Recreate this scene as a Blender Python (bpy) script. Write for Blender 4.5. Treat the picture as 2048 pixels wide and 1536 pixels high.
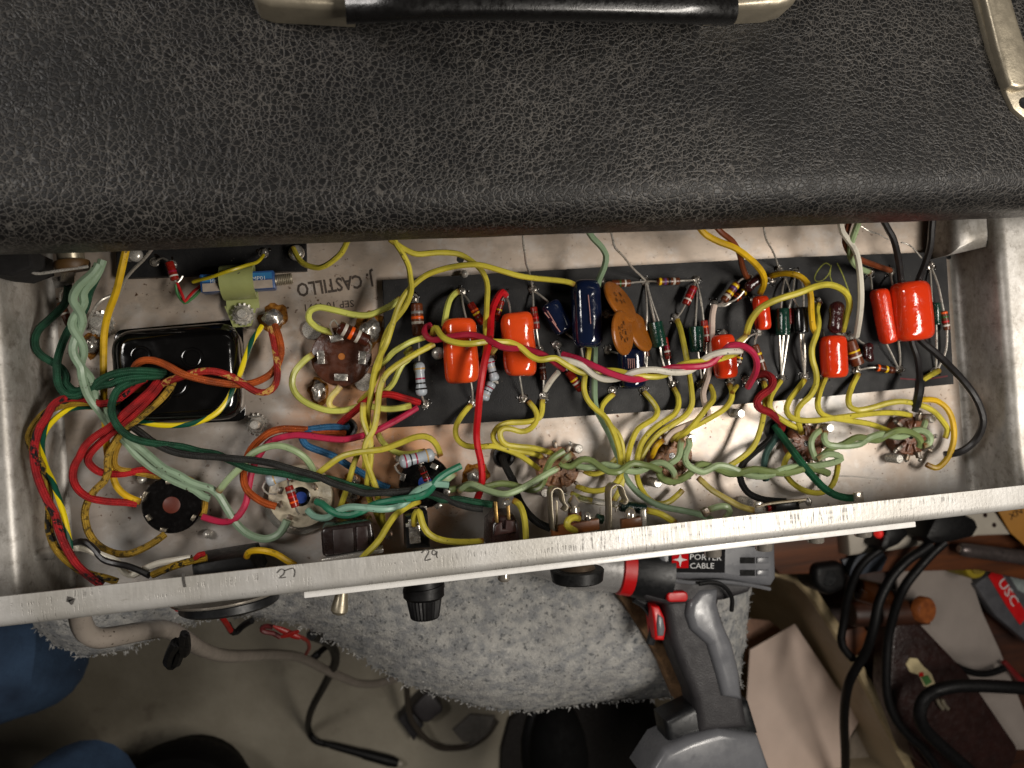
import bpy, bmesh, math, random
from mathutils import Vector, Matrix, noise

# ------------------------------------------------------------ scene, camera, light
scene = bpy.context.scene
coll = scene.collection
for o in list(bpy.data.objects):
    bpy.data.objects.remove(o)
rnd = random.Random(7)

F_PX, CAM_LOC, CAM_RV = 1607.0, Vector((-0.0712, 0.0003, 0.3453)), Vector((0.0117, -0.1862, -0.0722))
CAM_R = Matrix.Rotation(CAM_RV.length, 3, CAM_RV.normalized())
cam_d = bpy.data.cameras.new('camera')
cam = bpy.data.objects.new('camera', cam_d); coll.objects.link(cam)
cam.matrix_world = Matrix.Translation(CAM_LOC) @ CAM_R.to_4x4()
cam_d.sensor_width = 36.0; cam_d.lens = F_PX / 2048 * 36.0
cam_d.clip_start = 0.005; cam_d.clip_end = 20
cam_d.dof.use_dof = True; cam_d.dof.focus_distance = 0.32; cam_d.dof.aperture_fstop = 15.0
scene.camera = cam

world = bpy.data.worlds.new('World'); scene.world = world; world.use_nodes = True
bg = world.node_tree.nodes['Background']
bg.inputs[0].default_value = (1.0, 0.93, 0.85, 1); bg.inputs[1].default_value = 0.026

def area(name, loc, target, sx, sy, power, col):
    d = bpy.data.lights.new(name, 'AREA'); d.shape = 'RECTANGLE'; d.size = sx; d.size_y = sy
    d.energy = power; d.color = col
    o = bpy.data.objects.new(name, d); coll.objects.link(o); o.location = loc
    o.rotation_euler = (Vector(target) - Vector(loc)).to_track_quat('-Z', 'Y').to_euler()
    return o
area('lamp_bench', (0.37, -0.14, 0.62), (0.10, -0.01, 0), 0.44, 0.10, 4.5, (1.0, 0.935, 0.85))
area('lamp_fill', (-0.68, 0.28, 0.78), (-0.05, 0, 0), 0.25, 0.25, 3.6, (1.0, 0.95, 0.90))  # unseen fill, added to lift the left of the chassis
vs = scene.view_settings
vs.view_transform = 'Standard'; vs.look = 'None'; vs.exposure = 0.0; vs.gamma = 1.0

# ------------------------------------------------------------ geometry helpers
def P(x, y, z):
    """point at height z (mm above the chassis floor) that the photograph shows at pixel x, y"""
    d = CAM_R @ Vector(((x - 1024) / F_PX, (768 - y) / F_PX, -1.0))
    z *= 0.001
    return CAM_LOC + d * ((z - CAM_LOC.z) / d.z)
CAM_F = CAM_R @ Vector((0, 0, -1))
def S(p):
    """metres per photograph pixel at point p"""
    return (p - CAM_LOC).dot(CAM_F) / F_PX

ROOT = {}
class G:
    def __init__(self):
        self.v = []; self.f = []; self.uv = []; self.en = []
    def add(self, vs_, fs, uvs=None, ens=None):
        o = len(self.v); self.v += [Vector(p) for p in vs_]
        for i, f in enumerate(fs):
            self.f.append([k + o for k in f])
            self.uv.append(uvs[i] if uvs else [(0, 0)] * len(f))
            self.en.append(ens[i] if ens else [0.1] * len(f))
        return self
    def tube(self, pts, r, n=8, caps=True):
        m = len(pts); rr = r if isinstance(r, (list, tuple)) else [r] * m
        L = [0.0]
        for a, b in zip(pts, pts[1:]): L.append(L[-1] + (b - a).length)
        tot = L[-1]
        t0 = (pts[1] - pts[0]).normalized()
        u = t0.cross(Vector((0, 0, 1)))
        if u.length < 0.1: u = t0.cross(Vector((0, 1, 0)))
        u.normalize(); V = []
        for i in range(m):
            t = (pts[min(i + 1, m - 1)] - pts[max(i - 1, 0)])
            t = t.normalized() if t.length > 1e-9 else t0
            u = (u - t * u.dot(t)); u.normalize(); w = t.cross(u)
            for k in range(n):
                a = 2 * math.pi * k / n
                V.append(pts[i] + (u * math.cos(a) + w * math.sin(a)) * rr[i])
        Fs = []; U = []; E = []
        for i in range(m - 1):
            for k in range(n):
                k2 = (k + 1) % n
                Fs.append([i * n + k, i * n + k2, (i + 1) * n + k2, (i + 1) * n + k])
                a, b = k / n, (k + 1) / n
                U.append([(L[i], a), (L[i], b), (L[i + 1], b), (L[i + 1], a)])
                e0, e1 = min(L[i], tot - L[i]), min(L[i + 1], tot - L[i + 1])
                E.append([e0, e0, e1, e1])
        if caps:
            Fs.append(list(range(n))[::-1]); U.append([(0, 0)] * n); E.append([0] * n)
            Fs.append([(m - 1) * n + k for k in range(n)]); U.append([(tot, 0)] * n); E.append([0] * n)
        return self.add(V, Fs, U, E)
    def lathe(self, p0, p1, prof, n=16, sx=1.0, sy=1.0, ref=None):
        """prof: (t along p0->p1 in 0..1, radius)"""
        w = p1 - p0; L = w.length; w = w / L
        rf = ref or Vector((0, 0, 1))
        u = w.cross(rf)
        if u.length < 1e-3: u = w.cross(Vector((0, 1, 0)))
        u.normalize(); v = u.cross(w)
        V = []; m = len(prof)
        for t, r in prof:
            for k in range(n):
                a = 2 * math.pi * k / n
                V.append(p0 + w * (L * t) + u * (math.cos(a) * r * sx) + v * (math.sin(a) * r * sy))
        Fs = []; U = []
        for i in range(m - 1):
            for k in range(n):
                k2 = (k + 1) % n
                Fs.append([i * n + k2, i * n + k, (i + 1) * n + k, (i + 1) * n + k2])
                a, b = k / n, (k + 1) / n; t0, t1 = prof[i][0] * L, prof[i + 1][0] * L
                U.append([(t0, b), (t0, a), (t1, a), (t1, b)])
        Fs.append(list(range(n))); U.append([(0, 0)] * n)
        Fs.append([(m - 1) * n + k for k in range(n)][::-1]); U.append([(0, 0)] * n)
        return self.add(V, Fs, U)
    def bm(self, b):
        b.verts.index_update()
        self.add([v.co.copy() for v in b.verts], [[v.index for v in f.verts] for f in b.faces]); b.free()
        return self
    def prism(self, top, h, bev=0.0, seg=2, allbev=False):
        """top: points of the upper outline; extruded h metres down"""
        b = bmesh.new()
        vs_ = [b.verts.new(p) for p in top]
        f = b.faces.new(vs_); f.normal_update()
        if f.normal.z < 0: f.normal_flip()
        r = bmesh.ops.extrude_face_region(b, geom=[f])
        nv = [e for e in r['geom'] if isinstance(e, bmesh.types.BMVert)]
        # the extruded copy becomes the top, the original the bottom
        for v in vs_: v.co.z -= h
        f.normal_flip()
        if bev > 0:
            nvs = set(nv)
            ed = [e for e in b.edges if allbev or (e.verts[0] in nvs and e.verts[1] in nvs)]
            bmesh.ops.bevel(b, geom=ed, offset=bev, segments=seg, profile=0.5, affect='EDGES', clamp_overlap=True)
        bmesh.ops.recalc_face_normals(b, faces=b.faces)
        return self.bm(b)
    def box(self, c, ax, ay, az, bev=0.0, seg=2):
        """box with centre c and half-axis vectors"""
        b = bmesh.new(); bmesh.ops.create_cube(b, size=2)
        M = Matrix((ax, ay, az)).transposed()
        for v in b.verts: v.co = M @ v.co + c
        bmesh.ops.recalc_face_normals(b, faces=b.faces)
        if bev > 0: bmesh.ops.bevel(b, geom=list(b.edges), offset=bev, segments=seg, profile=0.5, affect='EDGES', clamp_overlap=True)
        return self.bm(b)
    def ball(self, c, rx, ry=None, rz=None, lump=0.0, sub=2):
        b = bmesh.new(); bmesh.ops.create_icosphere(b, subdivisions=sub, radius=1)
        ry = ry or rx; rz = rz or rx; s = Vector((rnd.random() * 50, rnd.random() * 50, 0))
        for v in b.verts:
            k = 1 + lump * noise.noise(v.co * 1.6 + s)
            v.co = c + Vector((v.co.x * rx * k, v.co.y * ry * k, v.co.z * rz * k))
        return self.bm(b)
    def ribbon(self, pts, w, z=0.0):
        V = []
        for i, p in enumerate(pts):
            t = (pts[min(i + 1, len(pts) - 1)] - pts[max(i - 1, 0)]); t.z = 0; t.normalize()
            s = Vector((-t.y, t.x, 0)) * w * 0.5; q = Vector((0, 0, z))
            V += [p + s + q, p - s + q]
        return self.add(V, [[2 * i + 1, 2 * i + 3, 2 * i + 2, 2 * i] for i in range(len(pts) - 1)])

def link(name, g, mat, parent=None, smooth=True, label=None, cat=None, group=None, kind=None, sharp=0.7):
    me = bpy.data.meshes.new(name)
    root = parent
    while root is not None and root.parent is not None: root = root.parent
    if root is not None:
        off = root.location.copy()
    else:
        off = Vector((0, 0, 0))
        if kind != 'structure':
            xs = [p.x for p in g.v]; ys = [p.y for p in g.v]; zs = [p.z for p in g.v]
            off = Vector(((min(xs) + max(xs)) / 2, (min(ys) + max(ys)) / 2, min(zs)))
    me.from_pydata([p - off for p in g.v], [], g.f)
    uv = me.uv_layers.new(name='UVMap'); en = me.uv_layers.new(name='ends')
    i = 0
    for f, e in zip(g.uv, g.en):
        for a, b in zip(f, e):
            uv.data[i].uv = a; en.data[i].uv = (b, 0); i += 1
    if smooth:
        me.shade_smooth()
        try: me.set_sharp_from_angle(angle=sharp)
        except Exception: pass
    me.materials.append(mat)
    o = bpy.data.objects.new(name, me); coll.objects.link(o)
    if root is None: o.location = off
    else: o.parent = parent
    tag(o, label, cat, group, kind)
    return o
def tag(o, label=None, cat=None, group=None, kind=None):
    if label: o['label'] = label
    if cat: o['category'] = cat
    if group: o['group'] = group
    if kind: o['kind'] = kind
def thing(name, loc, label, cat, group=None, kind=None):
    o = bpy.data.objects.new(name, None); coll.objects.link(o); o.location = loc
    o.empty_display_size = 0.01
    tag(o, label, cat, group, kind); return o

def spline(pts, rs=None, step=0.0022):
    """Catmull-Rom through points (and radii)"""
    n = len(pts); out = []; ro = []
    for i in range(n - 1):
        p0, p1, p2, p3 = pts[max(i - 1, 0)], pts[i], pts[i + 1], pts[min(i + 2, n - 1)]
        k = max(2, min(9, int((p2 - p1).length / step) + 1))
        for j in range(k):
            t = j / k; t2 = t * t; t3 = t2 * t
            out.append(0.5 * ((2 * p1) + (p2 - p0) * t + (2 * p0 - 5 * p1 + 4 * p2 - p3) * t2 + (3 * p1 - p0 - 3 * p2 + p3) * t3))
            if rs: ro.append(rs[i] * (1 - t) + rs[i + 1] * t)
    out.append(pts[-1])
    if rs: ro.append(rs[-1])
    return (out, ro) if rs else out

def path3(xy, zs):
    """pixel polyline 'x,y x,y ...' with heights in mm spread evenly by length"""
    q = [tuple(float(c) for c in s.split(',')) for s in xy.split()] if isinstance(xy, str) else xy
    if not isinstance(zs, (list, tuple)): zs = [zs]
    L = [0.0]
    for a, b in zip(q, q[1:]): L.append(L[-1] + math.hypot(b[0] - a[0], b[1] - a[1]))
    out = []
    for (x, y), l in zip(q, L):
        t = l / L[-1] * (len(zs) - 1); i = min(int(t), len(zs) - 2) if len(zs) > 1 else 0
        z = zs[0] if len(zs) == 1 else zs[i] + (zs[i + 1] - zs[i]) * (t - i)
        out.append(P(x, y, z))
    return out
def wtube(xy, zs, rpx, n=8):
    p = path3(xy, zs); s = [S(q) * rpx for q in p]
    # one real radius for the whole wire
    m = sum(s) / len(s)
    return G().tube(spline(p), m, n)
def wire(name, label, mat, xy, zs, rpx, group=None, cat='wire', parent=None, n=8):
    g = wtube(xy, zs, rpx, n)
    return link(name, g, mat, parent=parent, label=label, cat=cat if parent is None else None, group=group)

def text(txt, p0, p1, h, mat, parent, name='lettering', up=None, label=None, bold=0.0):
    """flat lettering with its baseline from p0 to p1 and capital height h (metres); stays a thin printed sheet"""
    cu = bpy.data.curves.new('t', 'FONT'); cu.body = txt; cu.size = 1.0; cu.offset = bold; cu.resolution_u = 2
    ob = bpy.data.objects.new('t', cu); coll.objects.link(ob)
    dg = bpy.context.evaluated_depsgraph_get()
    me = bpy.data.meshes.new_from_object(ob.evaluated_get(dg))
    xs = [v.co.x for v in me.vertices]; x0, x1 = min(xs), max(xs)
    d = p1 - p0; L = d.length; d.normalize()
    if up is None: up = Vector((0, 0, 1)).cross(d)
    up = (up - d * up.dot(d)).normalized()
    g = G()
    V = [p0 + d * ((v.co.x - x0) / (x1 - x0) * L) + up * (v.co.y / 0.70 * h) for v in me.vertices]
    g.add(V, [list(p.vertices) for p in me.polygons])
    bpy.data.objects.remove(ob); bpy.data.curves.remove(cu); bpy.data.meshes.remove(me)
    return link(name, g, mat, parent=parent, smooth=False, label=label)

# ------------------------------------------------------------ materials
def lin(c):
    c /= 255.0
    return c / 12.92 if c <= 0.04045 else ((c + 0.055) / 1.055) ** 2.4
def rgb(c): return (lin(c[0]), lin(c[1]), lin(c[2]), 1)
class N:
    """small node-tree writer"""
    def __init__(self, name):
        self.m = bpy.data.materials.new(name); self.m.use_nodes = True
        self.t = self.m.node_tree; self.b = self.t.nodes['Principled BSDF']
    def n(self, typ, **kw):
        x = self.t.nodes.new(typ)
        for k, v in kw.items(): setattr(x, k, v)
        return x
    def put(self, sock, v):
        if isinstance(v, bpy.types.NodeSocket): self.t.links.new(v, sock)
        else: sock.default_value = v
    def set(self, **kw):
        for k, v in kw.items(): self.put(self.b.inputs[k.replace('_', ' ')], v)
        return self
    def obj(self): return self.n('ShaderNodeTexCoord').outputs['Object']
    def geo(self): return self.n('ShaderNodeNewGeometry').outputs['Position']
    def uv(self, m='UVMap'):
        return self.n('ShaderNodeUVMap', uv_map=m).outputs[0]
    def scale(self, v, s):
        x = self.n('ShaderNodeMapping'); self.put(x.inputs[0], v); x.inputs['Scale'].default_value = s
        return x.outputs[0]
    def noise(self, v, sc, det=3, rough=0.55, out=0):
        x = self.n('ShaderNodeTexNoise'); self.put(x.inputs['Vector'], v); x.inputs['Scale'].default_value = sc
        x.inputs['Detail'].default_value = det; x.inputs['Roughness'].default_value = rough
        return x.outputs[out]
    def vor(self, v, sc, feat='F1', rand=1.0):
        x = self.n('ShaderNodeTexVoronoi', feature=feat); self.put(x.inputs['Vector'], v); x.inputs['Scale'].default_value = sc
        x.inputs['Randomness'].default_value = rand
        return x.outputs['Distance']
    def math(self, op, a, b=0.0, c=0.0):
        x = self.n('ShaderNodeMath', operation=op); self.put(x.inputs[0], a); self.put(x.inputs[1], b)
        self.put(x.inputs[2], c)
        return x.outputs[0]
    def ramp(self, f, a, b, lo=0.0, hi=1.0):
        x = self.n('ShaderNodeMapRange'); x.clamp = True
        self.put(x.inputs[0], f); x.inputs[1].default_value = a; x.inputs[2].default_value = b
        x.inputs[3].default_value = lo; x.inputs[4].default_value = hi
        return x.outputs[0]
    def mix(self, f, a, b):
        x = self.n('ShaderNodeMix', data_type='RGBA'); self.put(x.inputs[0], f)
        self.put(x.inputs[6], a); self.put(x.inputs[7], b)
        return x.outputs[2]
    def sep(self, v):
        x = self.n('ShaderNodeSeparateXYZ'); self.put(x.inputs[0], v); return x.outputs
    def bump(self, h, dist=0.0003, st=0.6):
        x = self.n('ShaderNodeBump'); self.put(x.inputs['Height'], h); x.inputs['Distance'].default_value = dist
        x.inputs['Strength'].default_value = st
        self.t.links.new(x.outputs[0], self.b.inputs['Normal']); return self

def plain(name, c, rough=0.5, metal=0.0, var=0.25, sc=180, bump=0.0, bsc=900, coat=0.0, spec=0.5):
    k = N(name); v = k.obj(); c = rgb(c)
    d = tuple(x * (1 - var) for x in c[:3]) + (1,)
    f = k.ramp(k.noise(v, sc, 4), 0.35, 0.65)
    k.set(Base_Color=k.mix(f, d, c), Metallic=metal, Specular_IOR_Level=spec)
    k.set(Roughness=k.ramp(k.noise(v, sc * 2.2, 3), 0.3, 0.7, max(0.02, rough - 0.1), min(1, rough + 0.1)))
    if coat: k.set(Coat_Weight=coat, Coat_Roughness=0.06)
    if bump: k.bump(k.noise(v, bsc, 3), bump)
    return k.m
def vinyl(name, c, burn=True, dirt=0.55):
    """plastic wire cover: soft dirt, dark specks, browned by the iron near both ends"""
    k = N(name); v = k.geo(); c = rgb(c)
    dk = tuple(x * dirt for x in c[:3]) + (1,)
    f = k.ramp(k.noise(v, 70, 3), 0.32, 0.6)
    col = k.mix(f, dk, c)
    col = k.mix(k.ramp(k.noise(v, 230, 4, 0.7), 0.56, 0.74, 0.0, 0.5), col, tuple(x * 0.42 for x in c[:3]) + (1,))
    sp = k.math('MULTIPLY', k.ramp(k.noise(v, 700, 2), 0.66, 0.72), k.ramp(k.noise(v, 60, 2), 0.45, 0.6))
    col = k.mix(sp, col, (0.03, 0.018, 0.008, 1))
    if burn:
        e = k.sep(k.uv('ends'))[0]
        b = k.ramp(k.math('ADD', e, k.math('MULTIPLY', k.noise(v, 420, 2), 0.006)), 0.0028, 0.0055, 0.9, 0.0)
        col = k.mix(b, col, (0.16, 0.045, 0.006, 1))
    k.set(Base_Color=col, Roughness=k.ramp(k.noise(v, 160, 3), 0.3, 0.7, 0.28, 0.5), Specular_IOR_Level=0.45)
    k.bump(k.noise(v, 260, 2), 0.0004, 0.25)
    return k.m
def spiral(k, pitch, duty, uv=None):
    s = k.sep(k.uv())
    a = k.math('ADD', k.math('MULTIPLY', s[0], 1.0 / pitch), s[1])
    return k.math('LESS_THAN', k.math('FRACT', a), duty)
def cloth(name, c, c2=None, pitch=0.006, duty=0.35, fleck=None, fsc=1500, fth=0.66):
    """waxed braided cotton cover"""
    k = N(name); v = k.geo(); c = rgb(c); s = k.sep(k.uv())
    dk = tuple(x * 0.42 for x in c[:3]) + (1,)
    w1 = k.math('SINE', k.math('ADD', k.math('MULTIPLY', s[0], 5200.0), k.math('MULTIPLY', s[1], 37.7)))
    w2 = k.math('SINE', k.math('SUBTRACT', k.math('MULTIPLY', s[0], 5200.0), k.math('MULTIPLY', s[1], 37.7)))
    wv = k.math('MULTIPLY', w1, w2)
    col = k.mix(k.ramp(k.noise(v, 150, 4), 0.35, 0.62), dk, c)
    col = k.mix(k.ramp(wv, 0.1, 0.9, 0.0, 0.45), col, dk)
    if c2:
        sp = spiral(k, pitch, duty)
        sp = k.math('MULTIPLY', sp, k.ramp(k.noise(v, 520, 3), 0.44, 0.54))
        col = k.mix(sp, col, rgb(c2))
    fl = k.ramp(k.noise(v, fsc, 3), fth, fth + 0.06, 0.0, 0.75)
    col = k.mix(fl, col, rgb(fleck or (200, 190, 170)) if fleck else tuple(min(1, x * 2.0 + 0.02) for x in c[:3]) + (1,))
    k.set(Base_Color=col, Roughness=0.62, Specular_IOR_Level=0.35)
    k.bump(k.math('ADD', wv, k.math('MULTIPLY', k.noise(v, 1400, 3), 1.5)), 0.00022, 0.7)
    return k.m
def stripe(name, c, c2, pitch=0.016, duty=0.5):
    k = N(name)
    k.set(Base_Color=k.mix(spiral(k, pitch, duty), rgb(c), rgb(c2)), Roughness=0.35)
    return k.m
def solder_mat(name, c=(190, 186, 178), rough=0.22):
    k = N(name); v = k.geo()
    k.set(Base_Color=k.mix(k.ramp(k.noise(v, 500, 3), 0.35, 0.6), (0.26, 0.23, 0.20, 1), rgb(c)), Metallic=0.72,
          Roughness=k.ramp(k.noise(v, 700, 2), 0.3, 0.7, rough - 0.1, rough + 0.18))
    k.bump(k.noise(v, 900, 2), 0.0004, 0.4)
    return k.m

YEL = vinyl('yellow_vinyl', (204, 190, 66), dirt=0.62); YPALE = vinyl('pale_yellow_vinyl', (204, 206, 100), dirt=.7); YGOLD = vinyl('amber_vinyl', (222, 178, 28))
YCREAM = vinyl('cream_yellow_vinyl', (226, 206, 112)); GRNP = vinyl('pale_green_vinyl', (156, 176, 132), dirt=0.7)
GRNM = vinyl('mint_vinyl', (142, 166, 138), False, 0.75); GRNO = vinyl('olive_green_vinyl', (122, 138, 84), False, 0.7)
GRNG = vinyl('grey_green_vinyl', (134, 158, 126), False, 0.75); TEAL = vinyl('teal_vinyl', (44, 122, 92), False, 0.7)
AQUA = vinyl('aqua_vinyl', (140, 182, 162), False, 0.75); PINK = vinyl('pink_vinyl', (190, 40, 76), False, 0.7)
MAROON = vinyl('wine_vinyl', (158, 28, 52), False, 0.7); REDV = vinyl('red_vinyl', (196, 22, 32), False, 0.75)
WHITE = vinyl('white_vinyl', (222, 216, 200), False, 0.8); BLUSH = vinyl('blush_vinyl', (206, 186, 172), False, 0.8)
BROWNV = vinyl('brown_vinyl', (122, 62, 34), False, 0.7); BLACKV = vinyl('black_vinyl', (34, 32, 33), False, 0.7)
GREYV = vinyl('grey_vinyl', (150, 140, 130), False, 0.85)
CGREEN = cloth('dark_green_cloth', (30, 84, 58)); CBLACK = cloth('charcoal_cloth', (46, 46, 44)); CFOREST = cloth('forest_cloth', (18, 56, 40))
CRED = cloth('red_cloth', (190, 26, 30)); CREDK = cloth('red_black_cloth', (186, 28, 34), (18, 14, 14), 0.026, 0.30)
CGOLD = cloth('gold_cloth', (190, 146, 42)); CGOLDS = cloth('gold_speckled_cloth', (188, 150, 48), fleck=(44, 36, 16), fsc=620, fth=0.53)
CYB = cloth('yellow_black_cloth', (184, 146, 36), (20, 18, 14), 0.026, 0.42)
CORANGE = cloth('orange_cloth', (196, 88, 26)); CRY = cloth('red_yellow_cloth', (184, 42, 36), (206, 160, 82), 0.014, 0.38)
CBLUE = cloth('blue_cloth', (52, 112, 158)); CDRED = cloth('deep_red_cloth', (150, 14, 24)); CRIGHTG = cloth('green_cloth', (16, 92, 58))
CBLK2 = cloth('black_cloth', (24, 24, 22)); CTEALG = cloth('slate_green_cloth', (64, 96, 88))
EARTH = stripe('green_yellow_stripe', (232, 208, 20), (8, 74, 56), 0.021, 0.42)
LEAD = plain('tinned_lead', (206, 200, 190), 0.3, 0.6, 0.15, 300); SOLDER = solder_mat('solder'); DULL = solder_mat('dull_lug', (150, 140, 122), 0.32)
DARKLUG = solder_mat('dark_lug', (120, 102, 82), 0.4)
STEEL = plain('steel', (216, 211, 202), 0.28, 0.5, 0.22, 600); CHROME = plain('chrome', (205, 196, 184), 0.17, 0.72, 0.12, 300)
NICKEL = plain('aged_nickel', (168, 158, 138), 0.36, 0.7, 0.15, 260); BRASS = plain('brass', (168, 134, 76), 0.35, 0.7, 0.4, 500)
ORANGE = plain('orange_epoxy', (224, 76, 28), 0.13, 0, 0.10, 120, 0.0010, 90, 0.5)
RORANGE = plain('red_orange_epoxy', (222, 58, 22), 0.14, 0, 0.12, 150, 0.0008, 160, 0.5)
LUMPY = plain('lumpy_orange_epoxy', (222, 56, 22), 0.18, 0, 0.14, 200, 0.0006, 700, 0.5)
NAVY = plain('navy_epoxy', (16, 26, 52), 0.10, 0, 0.25, 120, 0.0006, 120, 0.6)
DISC = plain('ochre_ceramic', (152, 88, 26), 0.33, 0, 0.16, 260, 0.0002, 900)
MICA = plain('dipped_maroon', (56, 20, 22), 0.22, 0, 0.35, 300, 0.0010, 380, 0.4)
CAPGREEN = plain('bottle_green_sleeve', (12, 56, 44), 0.2, 0, 0.35, 400, 0.0003, 700, 0.4)
CAPBLACK = plain('black_sleeve', (14, 13, 14), 0.18, 0, 0.3, 400, 0, 900, 0.4)
RBROWN = plain('resistor_brown', (104, 52, 26), 0.32, 0, 0.3, 400, 0.0001, 1500)
RDARK = plain('resistor_dark_brown', (66, 30, 20), 0.24, 0, 0.3, 400)
RRED = plain('resistor_red_brown', (140, 30, 20), 0.26, 0, 0.25, 400)
RGREY = plain('resistor_grey', (168, 176, 184), 0.3, 0, 0.10, 300)
BAND = {k: plain('band_' + k, c, 0.35, 0, 0.12, 500) for k, c in dict(
    orange=(236, 92, 20), yellow=(226, 186, 20), red=(190, 26, 26), violet=(92, 56, 110), black=(20, 18, 18), grey=(128, 126, 122),
    silver=(190, 182, 170), gold=(186, 150, 92), green=(52, 96, 40), brown=(96, 48, 24), white=(212, 206, 196), wine=(150, 20, 60)).items()}
BAKELITE = plain('black_bakelite', (14, 12, 12), 0.16, 0, 0.4, 300, 0.0002, 500, 0.3)
PHENOLIC = plain('brown_phenolic', (82, 46, 32), 0.30, 0, 0.3, 240, 0.0002, 600)
PHENO2 = plain('tan_phenolic', (164, 116, 80), 0.42, 0, 0.5, 700, 0.0006, 900)
CERAMIC = plain('cream_ceramic', (216, 204, 178), 0.35, 0, 0.22, 260, 0.0004, 500)
RUBBER = plain('black_rubber', (20, 20, 20), 0.42, 0, 0.4, 400)
BLUEP = plain('blue_plastic', (38, 66, 140), 0.3); REDP = plain('dull_red_fibre', (98, 38, 22), 0.5)
AMBER = plain('amber_fibre', (176, 104, 34), 0.45, 0, 0.3, 600)
ENAMEL = plain('black_enamel', (12, 11, 11), 0.12, 0, 0.4, 60, 0.0008, 60, 0.6)
NYLON = plain('green_nylon', (158, 164, 104), 0.38, 0, 0.15, 120)
FLUX = N('amber_flux'); FLUX.set(Base_Color=FLUX.mix(FLUX.ramp(FLUX.noise(FLUX.geo(), 500, 3), 0.35, 0.65), (0.10, 0.030, 0.004, 1), (0.36, 0.16, 0.03, 1)), Roughness=0.14); FLUX = FLUX.m
INK = plain('stamp_ink', (74, 62, 52), 0.6, 0, 0.5, 800); PENCIL = plain('pencil', (84, 80, 76), 0.5, 0, 0.5, 1500)
CHALK = plain('yellow_crayon', (146, 150, 48), 0.7, 0, 0.5, 1200); WHITEINK = plain('white_ink', (206, 206, 206), 0.5, 0, 0.1, 200)
REDINK = plain('red_ink', (176, 120, 110), 0.5, 0, 0.4, 900); BLACKINK = plain('black_ink', (46, 28, 12), 0.5)
def clear_mat():
    k = N('clear_sleeve'); k.set(Base_Color=(0.9, 0.9, 0.86, 1), Roughness=0.12, Transmission_Weight=0.9, IOR=1.35); return k.m
CLEAR = clear_mat()

def chassis_mat():
    k = N('worn_plated_steel'); v = k.geo()
    n1 = k.noise(v, 16, 5, 0.6); n2 = k.noise(v, 46, 5, 0.65); n3 = k.noise(k.scale(v, (60, 140, 60)), 1.0, 3)
    col = k.mix(k.ramp(n1, 0.38, 0.62), (0.53, 0.51, 0.48, 1), (0.42, 0.345, 0.285, 1))
    x, y, z = k.sep(v)
    pat = k.ramp(k.math('ADD', y, k.math('MULTIPLY', k.noise(v, 14, 4), 0.05)), 0.002, 0.045)
    col = k.mix(k.math('MULTIPLY', pat, 0.8), col, (0.56, 0.455, 0.365, 1))
    # bare copper strike where the plating has worn through, strongest in the middle of the pan
    x, y, z = k.sep(v)
    dx = k.math('MULTIPLY', k.math('ADD', x, 0.066), 27.0); dy = k.math('MULTIPLY', k.math('ADD', y, 0.019), 19.0)
    dd = k.math('ADD', k.math('MULTIPLY', dx, dx), k.math('MULTIPLY', dy, dy))
    cop = k.math('MULTIPLY', k.ramp(k.math('ADD', dd, k.math('MULTIPLY', n2, 1.8)), 1.0, 2.3, 1.0, 0.0), 0.9)
    col = k.mix(cop, col, (0.70, 0.35, 0.165, 1))
    col = k.mix(k.math('MULTIPLY', k.ramp(n2, 0.50, 0.72, 0.0, 0.65), k.math('SUBTRACT', 1.0, cop)), col, (0.56, 0.56, 0.56, 1))
    br = k.noise(k.scale(v, (95, 150, 95)), 1.0, 6, 0.72)
    col = k.mix(k.ramp(br, 0.50, 0.70, 0.0, 0.45), col, (0.27, 0.235, 0.20, 1))
    col = k.mix(k.ramp(k.noise(v, 130, 5, 0.7), 0.56, 0.72, 0.0, 0.45), col, (0.66, 0.655, 0.64, 1))
    sp = k.math('MULTIPLY', k.ramp(k.noise(v, 480, 3), 0.63, 0.69), k.ramp(k.noise(v, 34, 3), 0.48, 0.60))
    col = k.mix(sp, col, (0.11, 0.055, 0.03, 1))
    col = k.mix(k.ramp(k.noise(v, 30, 6, 0.7), 0.62, 0.78, 0.0, 0.45), col, (0.20, 0.15, 0.11, 1))
    k.set(Base_Color=col, Metallic=0.55, Roughness=k.ramp(k.math('ADD', n2, k.math('MULTIPLY', n3, 0.15)), 0.35, 0.8, 0.32, 0.55))
    k.bump(k.math('ADD', k.math('MULTIPLY', n3, 0.3), k.noise(v, 25, 3)), 0.0005, 0.2)
    return k.m
PAN = chassis_mat()
def alu_mat():
    k = N('scuffed_aluminium'); v = k.geo(); x, y, z = k.sep(v)
    ticks = k.noise(k.scale(v, (1500, 110, 60)), 1.0, 2, 0.5)
    band = k.ramp(k.noise(k.scale(v, (70, 420, 30)), 1.0, 3), 0.49, 0.64)
    t = k.math('MULTIPLY', k.ramp(ticks, 0.55, 0.66), band)
    col = k.mix(k.ramp(k.noise(v, 40, 5), 0.35, 0.7), (0.47, 0.45, 0.41, 1), (0.62, 0.605, 0.58, 1))
    col = k.mix(k.math('MULTIPLY', t, 0.55), col, (0.10, 0.09, 0.085, 1))
    sm = k.ramp(k.noise(k.scale(v, (60, 200, 60)), 1.0, 6, 0.75), 0.60, 0.74, 0.0, 0.55)
    col = k.mix(sm, col, (0.20, 0.17, 0.13, 1))
    k.set(Base_Color=col, Metallic=0.35, Roughness=k.ramp(ticks, 0.3, 0.7, 0.35, 0.55))
    k.bump(k.math('SUBTRACT', k.noise(v, 700, 3), k.math('MULTIPLY', t, 1.5)), 0.00018, 0.5)
    return k.m
ALU = alu_mat()
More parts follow.
